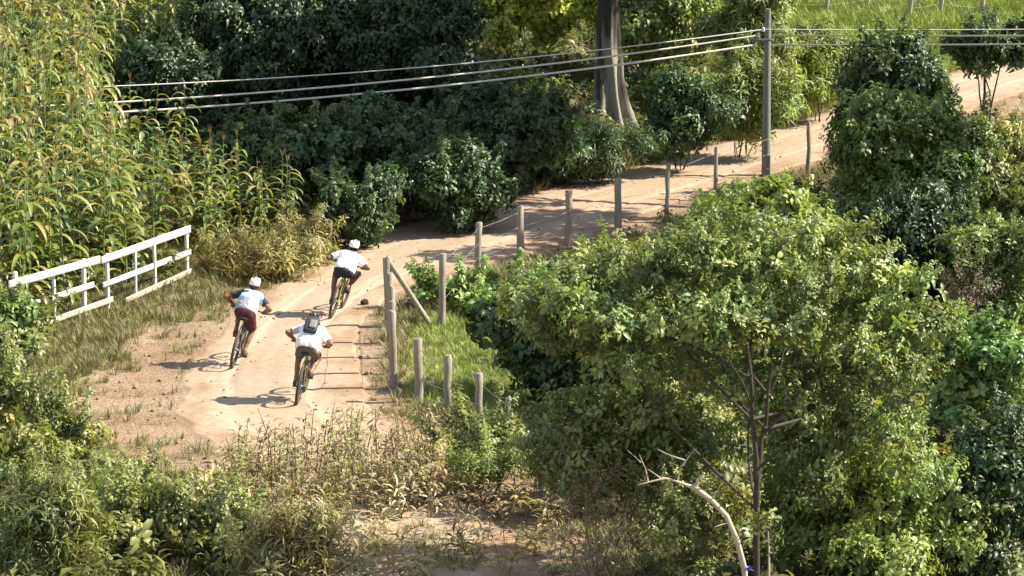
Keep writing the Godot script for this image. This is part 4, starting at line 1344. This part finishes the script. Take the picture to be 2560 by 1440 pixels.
	if info.has("pack"):
		var p := thing("backpack", "small black backpack with grey pocket on the lowest rider's back", "backpack", at)
		p.transform = place
		var back := spine.cross(Vector3.RIGHT).normalized()
		if back.y < 0.0:
			back = -back
		var frame := Basis(Vector3.RIGHT, spine, Vector3.RIGHT.cross(spine))
		if frame.z.dot(back) < 0.0:
			frame = Basis(Vector3.LEFT, spine, Vector3.LEFT.cross(spine))
		var c := mid.lerp(chest, 0.55) + frame.z * 0.185 + Vector3(-0.02, 0, 0)
		var nylon := mat("black_nylon", Color(0.025, 0.028, 0.04), 0.75)
		part("bag", rounded_box(Vector3(0.25, 0.36, 0.12), 0.05, 6), nylon, p, Transform3D(frame, c))
		part("pocket", rounded_box(Vector3(0.13, 0.19, 0.04), 0.018, 5), mat("grey_nylon", Color(0.16, 0.16, 0.17), 0.7), p, Transform3D(frame, c + frame.z * 0.066 + frame.y * -0.02 + frame.x * 0.03))
		for s in [-1.0, 1.0]:
			part("strap", tube_mesh([c + frame.x * 0.09 * s + frame.y * 0.15 - frame.z * 0.04, chest + Vector3(0.11 * s, 0.095, 0.02), chest + Vector3(0.12 * s, 0.0, -0.10), mid + Vector3(0.13 * s, -0.10, -0.05)], [0.018, 0.018, 0.018, 0.014], 6), nylon, p)

func build_riders() -> void:
	var white := Color(0.80, 0.80, 0.80)
	rider({"x": -3.05, "z": 2.85, "heading": 9.0, "lean": 14.0, "size": 0.865, "crank": 0.35, "paint": Color(0.30, 0.34, 0.06),
		"label": "rider in white helmet, white jersey and black shorts farthest up the track", "bike_label": "mountain bike with yellow-green frame under the farthest rider in black shorts",
		"hip": Vector3(0, 0.93, -0.20), "chest": Vector3(0, 1.17, -0.56), "head": Vector3(0.0, 1.30, -0.72), "elbow_left": Vector3(-0.7, -0.3, 0.6), "elbow_right": Vector3(0.8, -0.35, 0.5), "knees": 0.35,
		"skin": Color(0.17, 0.085, 0.05), "hair": Color(0.02, 0.015, 0.012), "loose": 0.158, "hem": -0.05, "sleeve": 0.72, "shorts": Color(0.018, 0.018, 0.03), "leg": 0.62, "baggy": 0.95, "shoe": Color(0.04, 0.03, 0.03), "helmet": Color(0.82, 0.80, 0.76),
		"jersey": func(p: Vector3):
			var q := p - Vector3(0, 1.17, -0.56)
			if q.y * 0.55 - q.z * 0.83 > 0.02 or q.x > 0.17 and q.z < -0.02:
				return Color(0.03, 0.035, 0.10)
			if absf(p.x + 0.01) < 0.07 and absf(p.z + 0.50) < 0.022 and sin(p.x * 160.0) > -0.4:
				return Color(0.55, 0.16, 0.14)
			return white})
	rider({"x": -4.41, "z": 7.02, "heading": 6.0, "lean": 12.0, "size": 0.875, "crank": 2.6, "paint": Color(0.10, 0.08, 0.07),
		"label": "rider in white helmet and baggy maroon shorts on the left", "bike_label": "dark mountain bike under the left rider in maroon shorts",
		"hip": Vector3(0, 1.0, -0.24), "chest": Vector3(0, 1.26, -0.55), "head": Vector3(0.01, 1.41, -0.70), "elbow_left": Vector3(-1, -0.05, 0.5), "elbow_right": Vector3(0.8, -0.4, 0.5), "knees": 0.15,
		"skin": Color(0.19, 0.095, 0.055), "hair": Color(0.02, 0.015, 0.012), "loose": 0.152, "hem": -0.02, "sleeve": 0.62, "shorts": Color(0.075, 0.014, 0.02), "leg": 0.86, "baggy": 1.25, "shoe": Color(0.10, 0.05, 0.035), "helmet": Color(0.82, 0.79, 0.68),
		"jersey": func(p: Vector3):
			var q := p - Vector3(0, 1.26, -0.55)
			if q.x < -0.13 and q.z < 0.12 or q.x > 0.24:
				return Color(0.025, 0.025, 0.045)
			if q.x < -0.03 and q.x > -0.13 and absf(q.z - 0.10) < 0.05:
				return Color(0.06, 0.08, 0.12)
			if absf(q.z - 0.17 + q.x * 0.5) < 0.035:
				return Color(0.32, 0.50, 0.62)
			if q.z > 0.24 and q.x < 0.03:
				return Color(0.30, 0.30, 0.36)
			return Color(0.60, 0.67, 0.80)})
	rider({"x": -3.24, "z": 9.74, "heading": 4.0, "lean": 10.0, "size": 0.86, "crank": 0.75, "paint": Color(0.16, 0.12, 0.05),
		"label": "dark-headed rider in loose white shirt wearing a backpack, nearest the camera", "bike_label": "brownish mountain bike under the rider with the backpack",
		"hip": Vector3(0, 0.99, -0.22), "chest": Vector3(0.01, 1.25, -0.58), "head": Vector3(-0.02, 1.38, -0.75), "elbow_left": Vector3(-1, -0.2, 0.6), "elbow_right": Vector3(0.6, -0.4, 0.6), "knees": 0.2,
		"skin": Color(0.20, 0.105, 0.06), "hair": Color(0.02, 0.015, 0.012), "loose": 0.178, "hem": -0.07, "sleeve": 0.75, "shorts": Color(0.11, 0.075, 0.07), "leg": 0.72, "baggy": 1.1, "shoe": Color(0.06, 0.035, 0.025), "helmet": Color(0.035, 0.03, 0.04), "pack": true,
		"jersey": func(p: Vector3):
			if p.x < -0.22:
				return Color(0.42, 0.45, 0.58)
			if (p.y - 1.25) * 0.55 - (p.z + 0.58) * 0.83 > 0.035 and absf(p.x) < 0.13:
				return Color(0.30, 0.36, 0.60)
			return white})
